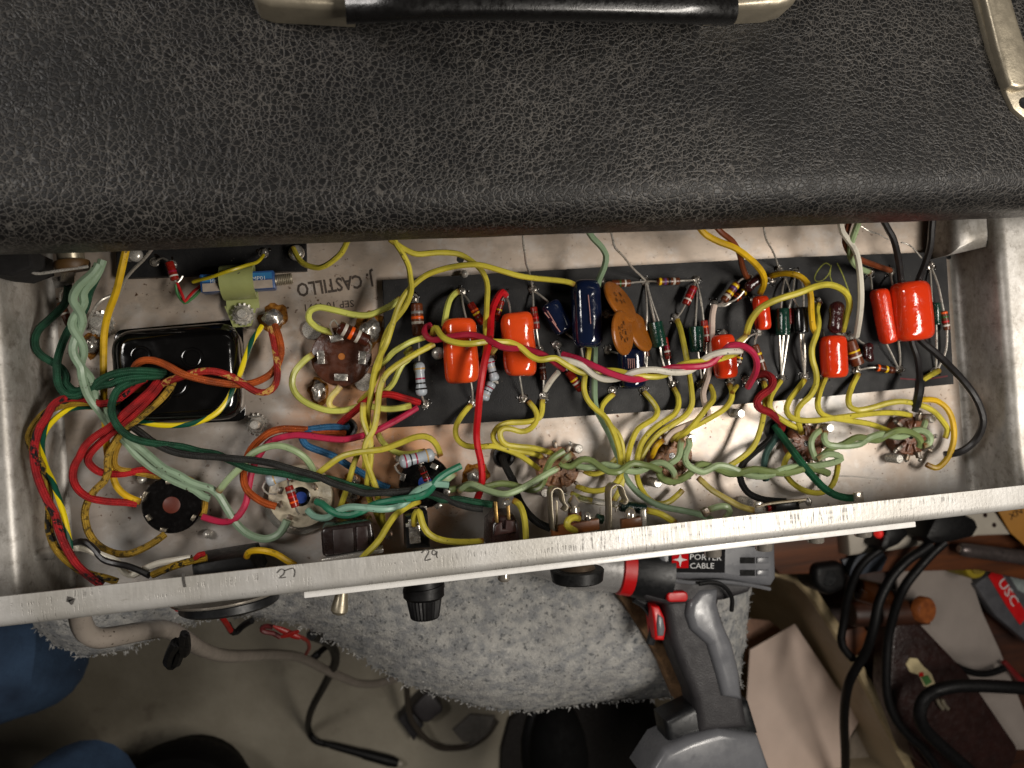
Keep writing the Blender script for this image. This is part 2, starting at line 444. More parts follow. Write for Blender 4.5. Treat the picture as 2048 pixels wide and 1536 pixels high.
def wall_mat():
    k = N('galvanised_wall'); v = k.geo()
    n = k.noise(k.scale(v, (90, 50, 90)), 1.0, 7, 0.75); n2 = k.noise(v, 260, 5, 0.7)
    col = k.mix(k.ramp(n, 0.36, 0.64), (0.25, 0.23, 0.20, 1), (0.50, 0.48, 0.45, 1))
    col = k.mix(k.ramp(n2, 0.54, 0.70, 0, 0.65), col, (0.13, 0.11, 0.09, 1))
    k.set(Base_Color=col, Metallic=0.4, Roughness=0.42)
    k.bump(k.noise(v, 120, 4), 0.0006, 0.3)
    return k.m
WALL = wall_mat()
def leather_mat():
    k = N('black_grained_vinyl'); v = k.geo()
    w = k.n('ShaderNodeVectorMath', operation='MULTIPLY_ADD'); k.put(w.inputs[0], k.noise(v, 170, 3, 0.6, 1)); w.inputs[1].default_value = (0.0020, 0.0020, 0.0020); k.put(w.inputs[2], v)
    e = k.vor(k.scale(w.outputs[0], (1.0, 1.35, 0.7)), 490, 'DISTANCE_TO_EDGE')
    e2 = k.vor(k.scale(w.outputs[0], (1.25, 0.9, 0.8)), 280, 'DISTANCE_TO_EDGE')
    fine = k.noise(v, 1500, 3)
    fade = k.ramp(k.noise(v, 18, 3), 0.3, 0.62, 0.25, 1.0)
    crease = k.math('MAXIMUM', k.ramp(e, 0.012, 0.060, 0.85, 0.0), k.ramp(e2, 0.006, 0.030, 1.0, 0.0))
    dust = k.math('MULTIPLY', k.math('MULTIPLY', crease, fade), k.ramp(fine, 0.3, 0.55, 0.35, 1.0))
    col = k.mix(k.ramp(k.noise(v, 45, 4), 0.3, 0.7), (0.004, 0.004, 0.0045, 1), (0.010, 0.0095, 0.009, 1))
    col = k.mix(dust, col, (0.138, 0.127, 0.114, 1))
    k.set(Base_Color=col, Roughness=k.ramp(k.noise(v, 240, 3), 0.3, 0.7, 0.38, 0.54), Specular_IOR_Level=0.32)
    h = k.math('ADD', k.math('MULTIPLY', k.ramp(e, 0.0, 0.16), 1.0), k.math('MULTIPLY', k.ramp(e2, 0.0, 0.10), 0.6))
    k.bump(k.math('ADD', h, k.math('MULTIPLY', fine, 0.5)), 0.00025, 0.4)
    return k.m
LEATHER = leather_mat()
def board_mat():
    k = N('black_fibreboard'); v = k.geo()
    col = k.mix(k.ramp(k.noise(v, 60, 5, 0.65), 0.4, 0.7), (0.010, 0.010, 0.011, 1), (0.024, 0.0235, 0.023, 1))
    dust = k.ramp(k.noise(v, 1300, 2), 0.73, 0.77, 0, 0.5)
    col = k.mix(dust, col, (0.35, 0.32, 0.26, 1))
    k.set(Base_Color=col, Roughness=k.ramp(k.noise(v, 90, 4), 0.3, 0.7, 0.4, 0.62), Specular_IOR_Level=0.22)
    k.bump(k.noise(v, 1800, 2), 0.0002, 0.4)
    return k.m
BOARD = board_mat()
def carpet_mat():
    k = N('speckled_pile'); v = k.geo()
    f1 = k.noise(k.scale(v, (1, 1.25, 1)), 130, 4, 0.62); f2 = k.noise(v, 290, 3, 0.6); f3 = k.noise(v, 60, 3)
    col = k.mix(k.ramp(f1, 0.40, 0.60), (0.27, 0.275, 0.28, 1), (0.46, 0.45, 0.425, 1))
    col = k.mix(k.ramp(f2, 0.59, 0.67, 0, 0.7), col, (0.04, 0.05, 0.06, 1))
    col = k.mix(k.ramp(f2, 0.30, 0.40, 0.55, 0.0), col, (0.66, 0.64, 0.60, 1))
    col = k.mix(k.ramp(f3, 0.45, 0.7, 0, 0.35), col, (0.30, 0.29, 0.28, 1))
    k.set(Base_Color=col, Roughness=0.95, Specular_IOR_Level=0.1)
    k.bump(k.noise(v, 620, 4, 0.7), 0.0025, 0.7)
    return k.m
CARPET = carpet_mat()
BACKING = plain('brown_jute', (122, 92, 62), 0.9, 0, 0.5, 150, 0.0015, 500)
def wood_mat(name, c1, c2, sc=(10, 90, 40)):
    k = N(name); v = k.geo(); g = k.noise(k.scale(v, sc), 1.0, 5, 0.6)
    k.set(Base_Color=k.mix(k.ramp(g, 0.35, 0.65), rgb(c1), rgb(c2)), Roughness=0.5)
    k.bump(g, 0.0006, 0.3); return k.m
WOOD = wood_mat('varnished_wood', (66, 33, 12), (104, 54, 18)); WOODD = wood_mat('dark_wood', (40, 20, 12), (70, 36, 18))
WOODE = wood_mat('hammer_end_grain', (118, 62, 28), (150, 84, 38), (200, 200, 200))
def floor_mat():
    k = N('worn_concrete'); v = k.geo()
    col = k.mix(k.ramp(k.noise(v, 5, 6, 0.6), 0.35, 0.65), (0.19, 0.165, 0.12, 1), (0.36, 0.325, 0.255, 1))
    col = k.mix(k.ramp(k.noise(v, 22, 5, 0.7), 0.60, 0.76, 0, 0.6), col, (0.08, 0.055, 0.04, 1))
    k.set(Base_Color=col, Roughness=0.7); k.bump(k.noise(v, 150, 4), 0.002, 0.3); return k.m
FLOOR = floor_mat()
def denim_mat():
    k = N('blue_denim'); v = k.geo()
    tw = k.noise(k.scale(v, (900, 900, 300)), 1.0, 2)
    col = k.mix(k.ramp(k.noise(v, 26, 4), 0.3, 0.7), rgb((28, 44, 66)), rgb((54, 78, 106)))
    col = k.mix(k.ramp(tw, 0.5, 0.7, 0, 0.35), col, rgb((26, 40, 66)))
    k.set(Base_Color=col, Roughness=0.9); k.bump(k.math('ADD', tw, k.noise(v, 60, 3)), 0.002, 0.4); return k.m
DENIM = denim_mat()
GPLASTIC = plain('grey_drill_plastic', (106, 107, 111), 0.26, 0, 0.12, 60)
GGRIP = plain('dark_grip_rubber', (48, 46, 48), 0.55, 0, 0.15, 90, 0.0004, 1200)
BPLASTIC = plain('black_plastic', (26, 27, 29), 0.4, 0, 0.3, 200); BLACKP = plain('black_cable_plastic', (13, 12, 13), 0.5, 0, 0.3, 200, spec=0.3)
REDPL = plain('red_plastic', (200, 14, 18), 0.4, 0, 0.1, 120); SILVERP = plain('silver_chuck', (178, 176, 174), 0.3, 0.5, 0.15, 120)
TOTE = plain('grey_tote_plastic', (176, 162, 138), 0.5, 0, 0.12, 40); PAPER = plain('pinkish_paper', (222, 200, 186), 0.8, 0, 0.1, 30, 0.0006, 60)
CARD = plain('white_card', (150, 140, 133), 0.8, 0, 0.15, 30, 0.0006, 40); WHITEP = plain('white_power_plastic', (186, 178, 164), 0.45, 0, 0.12, 60)
MANILA = plain('manila_paper', (176, 122, 44), 0.7, 0, 0.15, 40); BROWNL = plain('brown_leather', (42, 22, 19), 0.38, 0, 0.35, 70, 0.001, 300)
STICKER = plain('cream_sticker', (200, 184, 142), 0.6); OLIVE = plain('olive_tape', (150, 132, 22), 0.5, 0, 0.3, 120)
TUBEM = plain('grey_metal_tube', (108, 98, 96), 0.35, 0.6, 0.3, 120); REDLED = N('red_neon'); REDLED.set(Base_Color=(0.5, 0.02, 0.02, 1), Emission_Color=(1, 0.03, 0.02, 1), Emission_Strength=0.35); REDLED = REDLED.m
GREENP = plain('green_print', (70, 120, 60), 0.6); POUCH = plain('clear_pouch_grey', (84, 84, 88), 0.3, 0, 0.3, 60)
DKSHOE = plain('black_shoe_rubber', (7, 7, 7), 0.85, 0, 0.3, 60, spec=0.15); STOOL = plain('black_vinyl_seat', (10, 8, 7), 0.7, 0, 0.3, 60, spec=0.2)

# ------------------------------------------------------------ setting: floor far below, bench, carpet
FZ = -0.70
g = G(); g.add([(-2.5, -2.5, FZ), (2.5, -2.5, FZ), (2.5, 1.6, FZ), (-2.5, 1.6, FZ)], [[0, 1, 2, 3]])
link('floor', g, FLOOR, kind='structure', smooth=False)

CZ = -112.0   # carpet level, mm
def sub_poly(pts, step=18.0):
    """densify a pixel polygon and fray it"""
    out = []
    for i, a in enumerate(pts):
        b = pts[(i + 1) % len(pts)]; L = math.hypot(b[0] - a[0], b[1] - a[1]); k = max(1, int(L / step))
        for j in range(k): out.append((a[0] + (b[0] - a[0]) * j / k, a[1] + (b[1] - a[1]) * j / k))
    return out
EDGE = [(-60, 1150), (-40, 1200), (40, 1245), (95, 1300), (165, 1322), (250, 1310), (330, 1272), (400, 1248), (500, 1243), (590, 1254), (660, 1290), (740, 1340),
        (800, 1372), (870, 1402), (960, 1424), (1060, 1432), (1180, 1418), (1300, 1408), (1386, 1404), (1420, 1400), (1486, 1392), (1506, 1260), (1516, 1172), (1522, 1050)]
def inside(q, poly):
    c = False; n = len(poly)
    for i in range(n):
        (x0, y0), (x1, y1) = poly[i], poly[i - 1]
        if (y0 > q[1]) != (y1 > q[1]) and q[0] < (x1 - x0) * (q[1] - y0) / (y1 - y0) + x0: c = not c
    return c
def segd(q, poly):
    best = 1e9
    for (x0, y0), (x1, y1) in zip(poly, poly[1:]):
        dx, dy = x1 - x0, y1 - y0; L = dx * dx + dy * dy
        t = max(0, min(1, ((q[0] - x0) * dx + (q[1] - y0) * dy) / L)) if L else 0
        best = min(best, math.hypot(q[0] - x0 - t * dx, q[1] - y0 - t * dy))
    return best
def carpet():
    ed = [P(x, y, CZ - 27) for x, y in EDGE]; e2 = [(p.x, p.y) for p in ed]
    poly = e2 + [(e2[-1][0], 0.02), (e2[0][0], 0.02)]
    x0 = min(p[0] for p in e2); x1 = max(p[0] for p in e2); y0 = min(p[1] for p in e2) - .004
    st = 0.0030; nx = int((x1 - x0) / st) + 2; ny = int((0.02 - y0) / st) + 2
    V = []; idx = {}; F = []
    keep = {}
    for i in range(nx):
        for j in range(ny):
            x, y = x0 + i * st, y0 + j * st
            q = (x + 0.0022 * noise.noise(Vector((x * 160, y * 160, 0))), y + 0.0028 * noise.noise(Vector((x * 190, y * 190, 9))))
            keep[i, j] = inside(q, poly)
    def vid(i, j):
        if (i, j) not in idx:
            x, y = x0 + i * st, y0 + j * st; d = segd((x, y), e2)
            t = max(0, 1 - d / 0.045)
            z = CZ * .001 - 0.034 * t * t + 0.0030 * noise.noise(Vector((x * 28, y * 28, 3))) + 0.0011 * noise.noise(Vector((x * 170, y * 170, 5)))
            idx[i, j] = len(V); V.append(Vector((x + 0.0006 * noise.noise(Vector((x * 300, y * 300, 7))), y, z)))
        return idx[i, j]
    for i in range(nx - 1):
        for j in range(ny - 1):
            if all(keep[a] for a in ((i, j), (i + 1, j), (i + 1, j + 1), (i, j + 1))):
                F.append([vid(i, j), vid(i + 1, j), vid(i + 1, j + 1), vid(i, j + 1)])
    n = len(V); under = [v - Vector((0, 0, 0.004)) for v in V]
    cnt = {}
    for f in F:
        for a, b in zip(f, f[1:] + f[:1]): cnt[a, b] = f
    side = [[a, a + n, b + n, b] for (a, b) in cnt if (b, a) not in cnt]
    g = G(); g.add(V + under, F + [[k + n for k in f[::-1]] for f in F] + side)
    o = link('carpet_offcut', g, CARPET, label='grey flecked carpet offcut with frayed edge under the chassis and drill', cat='carpet')
    # loose yarn ends along the frayed edge and over the pile
    g = G()
    def tuft(p, l, r):
        d = Vector((rnd.uniform(-1, 1), rnd.uniform(-1, 1), rnd.uniform(.3, 1.1))).normalized() * l
        a = Vector((rnd.uniform(-1, 1), rnd.uniform(-1, 1), 0)).normalized() * r; b = d.cross(a).normalized() * r
        g.add([p + a, p - a * .5 + b, p - a * .5 - b, p + d], [[0, 1, 3], [1, 2, 3], [2, 0, 3]])
    rim = [V[a] for (a, b) in cnt if (b, a) not in cnt and V[a].y < 0.015]
    for p in rim:
        for _ in range(4): tuft(p + Vector((rnd.uniform(-.0015, .0015), rnd.uniform(-.002, .001), -.002)), rnd.uniform(.001, .0035), .0006)
    for _ in range(4000):
        p = rnd.choice(V)
        if p.y < -0.035: tuft(p + Vector((rnd.uniform(-.0015, .0015), rnd.uniform(-.0015, .0015), 0)), rnd.uniform(.0008, .0016), .0005)
    c = link('yarn_ends', g, CARPET, parent=o, smooth=False, kind='stuff')
    return o
carpet()
# folded-back corner of the carpet showing its jute backing beside the drill
q = [P(x, y, CZ + 5) for x, y in [(1226, 1178), (1262, 1184), (1302, 1232), (1334, 1276), (1366, 1318), (1393, 1386), (1384, 1406), (1352, 1400), (1322, 1330), (1282, 1260)]]
g = G().prism(q, 0.008, 0.002)
link('carpet_flap', g, BACKING, label='brown jute edge of the carpet folded up beside the drill trigger', cat='carpet edge')
# bench under the carpet
b0, b1 = P(40, 1190, CZ - 6), P(1440, 1340, CZ - 6)
g = G().prism([Vector((-0.42, 0.5, (CZ - 9) * .001)), Vector((-0.42, -0.075, (CZ - 9) * .001)), Vector((b1.x, -0.075, (CZ - 9) * .001)), Vector((b1.x, 0.5, (CZ - 9) * .001))], 0.04)
link('workbench', g, WOOD, label='varnished wooden workbench under the grey carpet', cat='workbench', smooth=False)

# ------------------------------------------------------------ chassis pan
pan = thing('amplifier_chassis', (0.013, -0.01, -0.002), 'open metal amplifier chassis tray holding the wired circuit', 'chassis')
def tabbed(pts, z): return [P(x, y, z) for x, y in pts]
left = [(70, 440), (80, 540), (80, 585), (70, 602), (68, 620), (74, 637), (84, 655), (92, 700), (97, 755), (104, 850), (110, 945), (118, 1060), (128, 1200)]
right = [(1945, 985), (1940, 900), (1930, 810), (1922, 740), (1914, 640), (1908, 560), (1912, 530), (1911, 508), (1905, 494), (1899, 480), (1896, 440)]
L3 = tabbed(left, 0); R3 = tabbed(right, 0)
L3 = [Vector((L3[0].x, 0.105, 0))] + [p for p in L3 if p.y < 0.10] ; L3[-1].y = -0.0665
R3 = [Vector((R3[0].x, -0.0665, 0))] + [p for p in R3 if p.y < 0.10 and p.y > -0.06] + [Vector((R3[-1].x, 0.105, 0))]
g = G().prism(L3 + R3, 0.0012); link('floor_plate', g, PAN, parent=pan, smooth=False)
xl, xr = L3[8].x, R3[4].x
def strip(prof, y0, y1, th, n=1):
    """profile (x,z) swept along y as a sheet of thickness th"""
    g = G(); m = len(prof); V = []
    for k in range(n + 1):
        y = y0 + (y1 - y0) * k / n
        for x, z in prof: V.append((x, y, z))
    off = []
    for i, (x, z) in enumerate(prof):
        a = prof[max(i - 1, 0)]; b = prof[min(i + 1, m - 1)]; d = Vector((b[0] - a[0], b[1] - a[1])).normalized()
        off.append((-d.y * th, d.x * th))
    W = []
    for k in range(n + 1):
        y = y0 + (y1 - y0) * k / n
        for (x, z), o in zip(prof, off): W.append((x + o[0], y, z + o[1]))
    T = len(V); F = []
    for k in range(n):
        for i in range(m - 1):
            a = k * m + i; F.append([a, a + m, a + m + 1, a + 1]); F.append([T + a, T + a + 1, T + a + m + 1, T + a + m])
    for k in range(n):
        for i in (0, m - 1):
            a = k * m + i; F.append([a, a + m, T + a + m, T + a])
    for k in (0, n):
        for i in range(m - 1):
            a = k * m + i; F.append([a, a + 1, T + a + 1, T + a])
    g.add(V + W, F); b = bmesh.new()
    vs_ = [b.verts.new(p) for p in g.v]
    for f in g.f: b.faces.new([vs_[i] for i in f])
    bmesh.ops.recalc_face_normals(b, faces=b.faces)
    return G().bm(b)
R = 0.007
arc = [(math.sin(a) , 1 - math.cos(a)) for a in [i * math.pi / 16 for i in range(9)]]
profL = [(xl + 0.0004 + 0.02, -0.0014), (xl - 0.0006, -0.0014)] + [(xl - 0.0006 - R * s, -0.0014 + R * c) for s, c in arc[1:]] + [(xl - R - .0012, 0.012), (xl - R - 0.0046, 0.0235), (xl - R - .0056, 0.0256), (xl - R - .0074, 0.0268), (xl - .046, 0.0272)]
# the bend begins under the plate, so the wall stands just outside it
dxl = -0.1925 - (xl - R - .001); profL = [(x + dxl if i > 0 else x, z) for i, (x, z) in enumerate(profL)]
link('end_wall', strip(profL, -0.0655, 0.105, -0.0011, 14), WALL, parent=pan)
profR = [(xr - 0.02, -0.0014), (xr + 0.0006, -0.0014)] + [(xr + 0.0006 + R * s, -0.0014 + R * c) for s, c in arc[1:]] + [(xr + R + .0002, 0.012), (xr + R + 0.0006, 0.0226), (xr + R + .0018, 0.0248), (xr + R + .0036, 0.0258), (xr + .050, 0.0262)]
dxr = 0.2200 - (xr + R); profR = [(x + dxr if i > 0 else x, z) for i, (x, z) in enumerate(profR)]
link('end_wall', strip(profR, -0.0655, 0.105, 0.0011, 14), WALL, parent=pan)
# front wall and its turned-in flange: profile in (y,z), swept along x
yo = -0.0672
pf = [(-0.0566, 0.0500), (-0.0635, 0.0500)] + [(-0.0635 - 0.0037 * math.sin(a), 0.0463 + 0.0037 * math.cos(a)) for a in [i * math.pi / 12 for i in range(1, 7)]] + [(yo, 0.03), (yo, -0.0025)]
def sweepx(pf, x0, x1, th, n=24):
    prof = [(y, z) for y, z in pf]
    g = strip(prof, x0, x1, th, n)
    g.v = [Vector((p.y, p.x, p.z)) for p in g.v]; g.f = [f[::-1] for f in g.f]
    return g
link('front_flange', sweepx(pf, -0.235, 0.27, 0.0011), ALU, parent=pan)
link('rear_wall', G().box(Vector((0.013, 0.1055, 0.024)), Vector((0.21, 0, 0)), Vector((0, 0.0006, 0)), Vector((0, 0, 0.0255))), WALL, parent=pan, smooth=False)
# chrome face plate standing in front of the front wall, seen on its upper edge
a, b = P(607, 1174, 43), P(1828, 1039, 43)
yf = -0.0688
g = G().box(Vector(((a.x + b.x) / 2, yf - .0003, 0.0225)), Vector(((b.x - a.x) / 2, 0, 0)), Vector((0, 0.0012, 0)), Vector((0, 0, 0.0215)), 0.0004)
link('face_plate', g, plain('bright_face_plate', (248, 246, 242), 0.3, 0.1, 0.06, 200), parent=pan)  # lamp glare on the chrome edge painted in as near-white
# corner gusset and dimples of the left end
g = G().ball(P(52, 1105, 8), .011, .0065, .014, .15, 3)
link('corner_gusset', g, WALL, parent=pan)
g = G().prism([P(x, y, 21) for x, y in [(1914, 506), (1960, 496), (2028, 480), (2050, 466), (2050, 400), (1915, 400)]], 0.019, 0.007, 5)
link('corner_gusset', g, WALL, parent=pan)
for x, y, r in [(89, 618, 12.5), (1897, 512, 7), (921, 519, 7)]:
    c = P(x, y, 0); s = S(c)
    g = G().lathe(c + Vector((0, 0, 0.00005)), c + Vector((0, 0, 0.0003)), [(0, s * r), (1, s * r)], 20)
    link('screw_hole', g, BPLASTIC, parent=pan)
def stroke(pts, z, w, mat, name, parent, dz=0.00015, rail=False):
    q = spline([P(x, y, z) for x, y in pts]); g = G().ribbon(q, w, dz)
    return link(name, g, mat, parent=parent, smooth=False)
# rubber stamps, upside down in the picture
z = 0.15
text('J. CASTILLO', P(747, 546, z), P(592, 568, z), 0.0056, INK, pan, 'stamped_name', bold=0.022)
text('SEP 10 1971', P(707, 600, z), P(609, 609, z), 0.0029, INK, pan, 'stamped_date', bold=0.008)
for pts in ([(554, 1146), (562, 1138), (569, 1141), (567, 1149), (558, 1156), (572, 1154)], [(568, 1142), (586, 1136), (590, 1144), (588, 1154)]):
    stroke(pts, 50.1, 0.00032, PENCIL, 'pencil_number', pan)
for pts in ([(843, 1106), (851, 1099), (858, 1103), (853, 1113), (850, 1121), (862, 1118)], [(873, 1104), (867, 1100), (864, 1107), (869, 1110), (875, 1103), (873, 1110), (875, 1116)]):
    stroke(pts, 50.1, 0.00034, PENCIL, 'pencil_number', pan)
for pts, w in (([(366, 1144), (367, 1160), (370, 1174)], 0.0009), ([(134, 1198), (145, 1200), (139, 1206)], 0.0018)):
    stroke(pts, 50.1, w, PENCIL, 'grease_mark', pan)
stroke([(1665, 952), (1710, 953), (1773, 959)], 0.1, 0.0006, plain('bright_scratch', (214, 206, 196), 0.4), 'scratch', pan)

def blob(x, y, r, z=2.5, ang=0.0, asp=1.0, halo=1.5, parent=None, hz=0.25, rz=None):
    c = P(x, y, z * 0.4); s = S(c) * r
    b = bmesh.new(); bmesh.ops.create_icosphere(b, subdivisions=3, radius=1); sd = Vector((x * .1, y * .1, 0))
    for v in b.verts:
        k = 1 + 0.35 * noise.noise(v.co * 1.8 + sd); X, Y = v.co.x * s * k, v.co.y * s * asp * k
        v.co = c + Vector((X * math.cos(ang) - Y * math.sin(ang), X * math.sin(ang) + Y * math.cos(ang), v.co.z * 0.001 * z * k))
    o = link('solder_blob', G().bm(b), SOLDER, parent=parent or pan)
    if halo:
        hc = P(x, y, hz); n = 26; V = [hc]
        for i in range(n):
            a = 2 * math.pi * i / n; k = halo * (1 + 0.45 * noise.noise(Vector((math.cos(a) * 2 + x, math.sin(a) * 2, y))))
            X, Y = math.cos(a) * s * k, math.sin(a) * s * asp * k
            V.append(hc + Vector((X * math.cos(ang) - Y * math.sin(ang), X * math.sin(ang) + Y * math.cos(ang), -0.0001)))
        g = G().add(V, [[0, 1 + i, 1 + (i + 1) % n] for i in range(n)])
        link('flux_stain', g, FLUX, parent=o)
    return o
blob(546, 636, 19, 4.5, 0.2, 0.95, 1.55); blob(738, 662, 26, 4, 0.9, 0.8, 1.5); blob(637, 783, 20, 4.5, 1.6, 0.7, 1.45)
blob(184, 690, 17, 4, 1.2, 0.75, 1.5); blob(950, 952, 15, 3.5, 0.3, 0.9, 1.9); blob(704, 985, 16, 5, 0.2, 1.1, 1.7)
blob(709, 960, 11, 6, 0.2, 1.0, 1.6)

def bolt(x, y, r, h=9.0, nut=0, washer=0, round_=False, mat=None, name='bolt', z0=0.0, parent=None):
    t = P(x, y, h); s = S(t) * r; b = Vector((t.x, t.y, z0 * .001))
    if round_:
        prof = [(0, s), (.5, s), (.75, s * .85), (.92, s * .5), (1, 0.0001)]
    else:
        k = max(4, int((h - z0) / 0.75)); prof = []
        for i in range(k): prof += [(i / k * .93, s * .90), ((i + .5) / k * .93, s)]
        prof += [(.93, s * .95), (1.0, s * .78)]
    o = link(name, G().lathe(b, t, prof, 16), mat or STEEL, parent=parent or pan)
    if washer:
        g = G(); n = 28; z1, z2 = z0 * .001 + .0002, z0 * .001 + .0011; w = s * washer
        g.lathe(Vector((t.x, t.y, z1)), Vector((t.x, t.y, z2)), [(0, w), (1, w * .98)], n)
        for i in range(14):
            a = 2 * math.pi * i / 14; d = Vector((math.cos(a), math.sin(a), 0))
            g.box(Vector((t.x, t.y, z2)) + d * w, d * s * .22, Vector((-d.y, d.x, 0.6)) * s * .14, Vector((0, 0, 0.0005)))
        link('lock_washer', g, STEEL, parent=o)
    if nut:
        w = s * nut; z1 = z0 * .001 + .001
        g = G().lathe(Vector((t.x, t.y, z1)), Vector((t.x, t.y, z1 + .0028)), [(0, w), (.85, w), (1, w * .9)], 6)
        link('nut', g, STEEL, parent=o, sharp=0.4)
    return o
bolt(508, 850, 10, 9, 1.75, 2.1); bolt(191, 644, 14, 8, 0, 1.7); bolt(281, 960, 10, 5, round_=True); bolt(413, 1070, 9, 4, round_=True)
for x, y in [(1158, 898), (1384, 877), (1316, 967), (1483, 827), (1500, 1005), (1090, 986), (798, 916), (1661, 856), (1800, 918), (1866, 837)]:
    bolt(x, y, 9.5, 8.5)
bolt(777, 1073, 10, 12, round_=True)

def grommet(x, y, r):
    c = P(x, y, 1.0); s = S(c) * r
    g = G(); n, m = 24, 8; V = []; Fs = []
    for i in range(n):
        a = 2 * math.pi * i / n; d = Vector((math.cos(a), math.sin(a), 0))
        for j in range(m):
            b = 2 * math.pi * j / m; V.append(c + d * (s * .78 + s * .24 * math.cos(b)) + Vector((0, 0, s * .30 * math.sin(b))))
    for i in range(n):
        for j in range(m):
            Fs.append([i * m + j, ((i + 1) % n) * m + j, ((i + 1) % n) * m + (j + 1) % m, i * m + (j + 1) % m])
    g.add(V, Fs); o = link('grommet', g, RUBBER, parent=pan)
    link('grommet_hole', G().lathe(c - Vector((0, 0, .0008)), c - Vector((0, 0, .0004)), [(0, s * .7), (1, s * .7)], 20), plain('hole_dark', (6, 6, 6), .9), parent=o)
grommet(693, 857, 22); grommet(1008, 912, 23); grommet(1552, 860, 24)

# ------------------------------------------------------------ cabinet above the rear of the chassis
cab = thing('amplifier_cabinet', (0.0, 0.2, -0.12), 'black grained vinyl covered amplifier cabinet with strap handle above the chassis', 'amplifier')
Zt, Zb, ye = 0.086, 0.0585, 0.0548
prof = [(0.32, Zt), (0.14, Zt), (ye + 0.020, Zt)] + [(ye + 0.0135 - 0.0135 * math.sin(a), Zt - 0.0130 + 0.0130 * math.cos(a)) for a in [i * math.pi / 20 for i in range(0, 11)]] + [(ye, 0.064), (ye + 0.0004, 0.0600), (ye + 0.0022, Zb), (0.12, Zb)]
n = 60; V = []; Fs = []; m = len(prof)
for k in range(n + 1):
    x = -0.36 + 0.78 * k / n
    for y, z in prof:
        V.append((x, y + 0.00035 * noise.noise(Vector((x * 30, z * 40, 1))), z + 0.0003 * noise.noise(Vector((x * 25, y * 40, 4)))))
for k in range(n):
    for i in range(m - 1): Fs.append([k * m + i, k * m + i + 1, (k + 1) * m + i + 1, (k + 1) * m + i])
Fs.append([i for i in range(m)][::-1]); Fs.append([n * m + i for i in range(m)])
link('top_panel', G().add(V, Fs), LEATHER, parent=cab)
link('lower_box', G().box(Vector((0.03, 0.222, -0.028)), Vector((0.387, 0, 0)), Vector((0, 0.1, 0)), Vector((0, 0, 0.084))), plain('cabinet_wood', (40, 30, 24), 0.8), parent=cab, smooth=False)
# black cloth lining block hanging under the cabinet on the left
link('lining_block', G().prism([P(-30, 500, 40), P(-30, 546, 40), P(22, 551, 40), P(66, 535, 40), P(62, 500, 40)], 0.02, 0.001), plain('black_lining', (24, 22, 22), 0.9), parent=cab, smooth=False)
# handle
HZ = 104
strap = [P(690, 2, HZ - 4), P(780, -2, HZ + 1), P(900, -5, HZ + 2), P(1075, -4, HZ + 2), P(1250, 0, HZ + 1), P(1380, 5, HZ), P(1465, 8, HZ - 4)]
q = spline(strap); g = G(); n2 = 14; V = []; Fs = []
for i, p in enumerate(q):
    for k in range(n2):
        a = 2 * math.pi * k / n2
        V.append(p + Vector((0, 0.0066 * math.copysign(abs(math.cos(a)) ** .7, math.cos(a)), 0.0042 * math.copysign(abs(math.sin(a)) ** .8, math.sin(a)))))
for i in range(len(q) - 1):
    for k in range(n2): Fs.append([i * n2 + k, i * n2 + (k + 1) % n2, (i + 1) * n2 + (k + 1) % n2, (i + 1) * n2 + k])
hd = link('handle', G().add(V, Fs), plain('black_strap', (17, 16, 16), 0.3, 0, 0.2, 200, 0.0001, 1500, 0.3), parent=cab)
CAPNICK = plain('worn_nickel', (176, 166, 146), 0.38, 0.6, 0.14, 140, 0.0001, 1200)
for pts, zt in ([[(496, -80), (500, 8), (512, 30), (540, 40), (710, 50), (710, -80)], 99], [[(1428, -80), (1438, 20), (1437, 50), (1560, 44), (1594, 34), (1606, 12), (1604, -80)], 99]):
    g = G().prism([P(x, y - 33, zt) for x, y in pts], 0.0125, 0.0026, 4)
    link('handle_end_cap', g, CAPNICK, parent=hd)
# corner trim strip
g = G().prism([P(x, y, 88) for x, y in [(1928, -70), (1953, 0), (1980, 98), (2015, 191), (2028, 218), (2050, 236), (2080, 238), (2108, 222), (2112, 190), (2048, 84), (2017, 0), (1990, -70)]], 0.002, 0.0008)
tr = link('corner_trim', g, CAPNICK, parent=cab)
g = G().prism([P(x, y, 91.5) for x, y in [(1952, -70), (1974, 0), (1996, 90), (2021, 172), (2040, 178), (2070, 172), (2062, 110), (2022, 0), (1998, -70)]], 0.0036, 0.0016, 3)
link('trim_ridge', g, CAPNICK, parent=tr)
c = P(2050, 206, 88.3); link('trim_hole', G().lathe(c, c + Vector((0, 0, .0002)), [(0, .0022), (1, .0022)], 18), BPLASTIC, parent=tr)

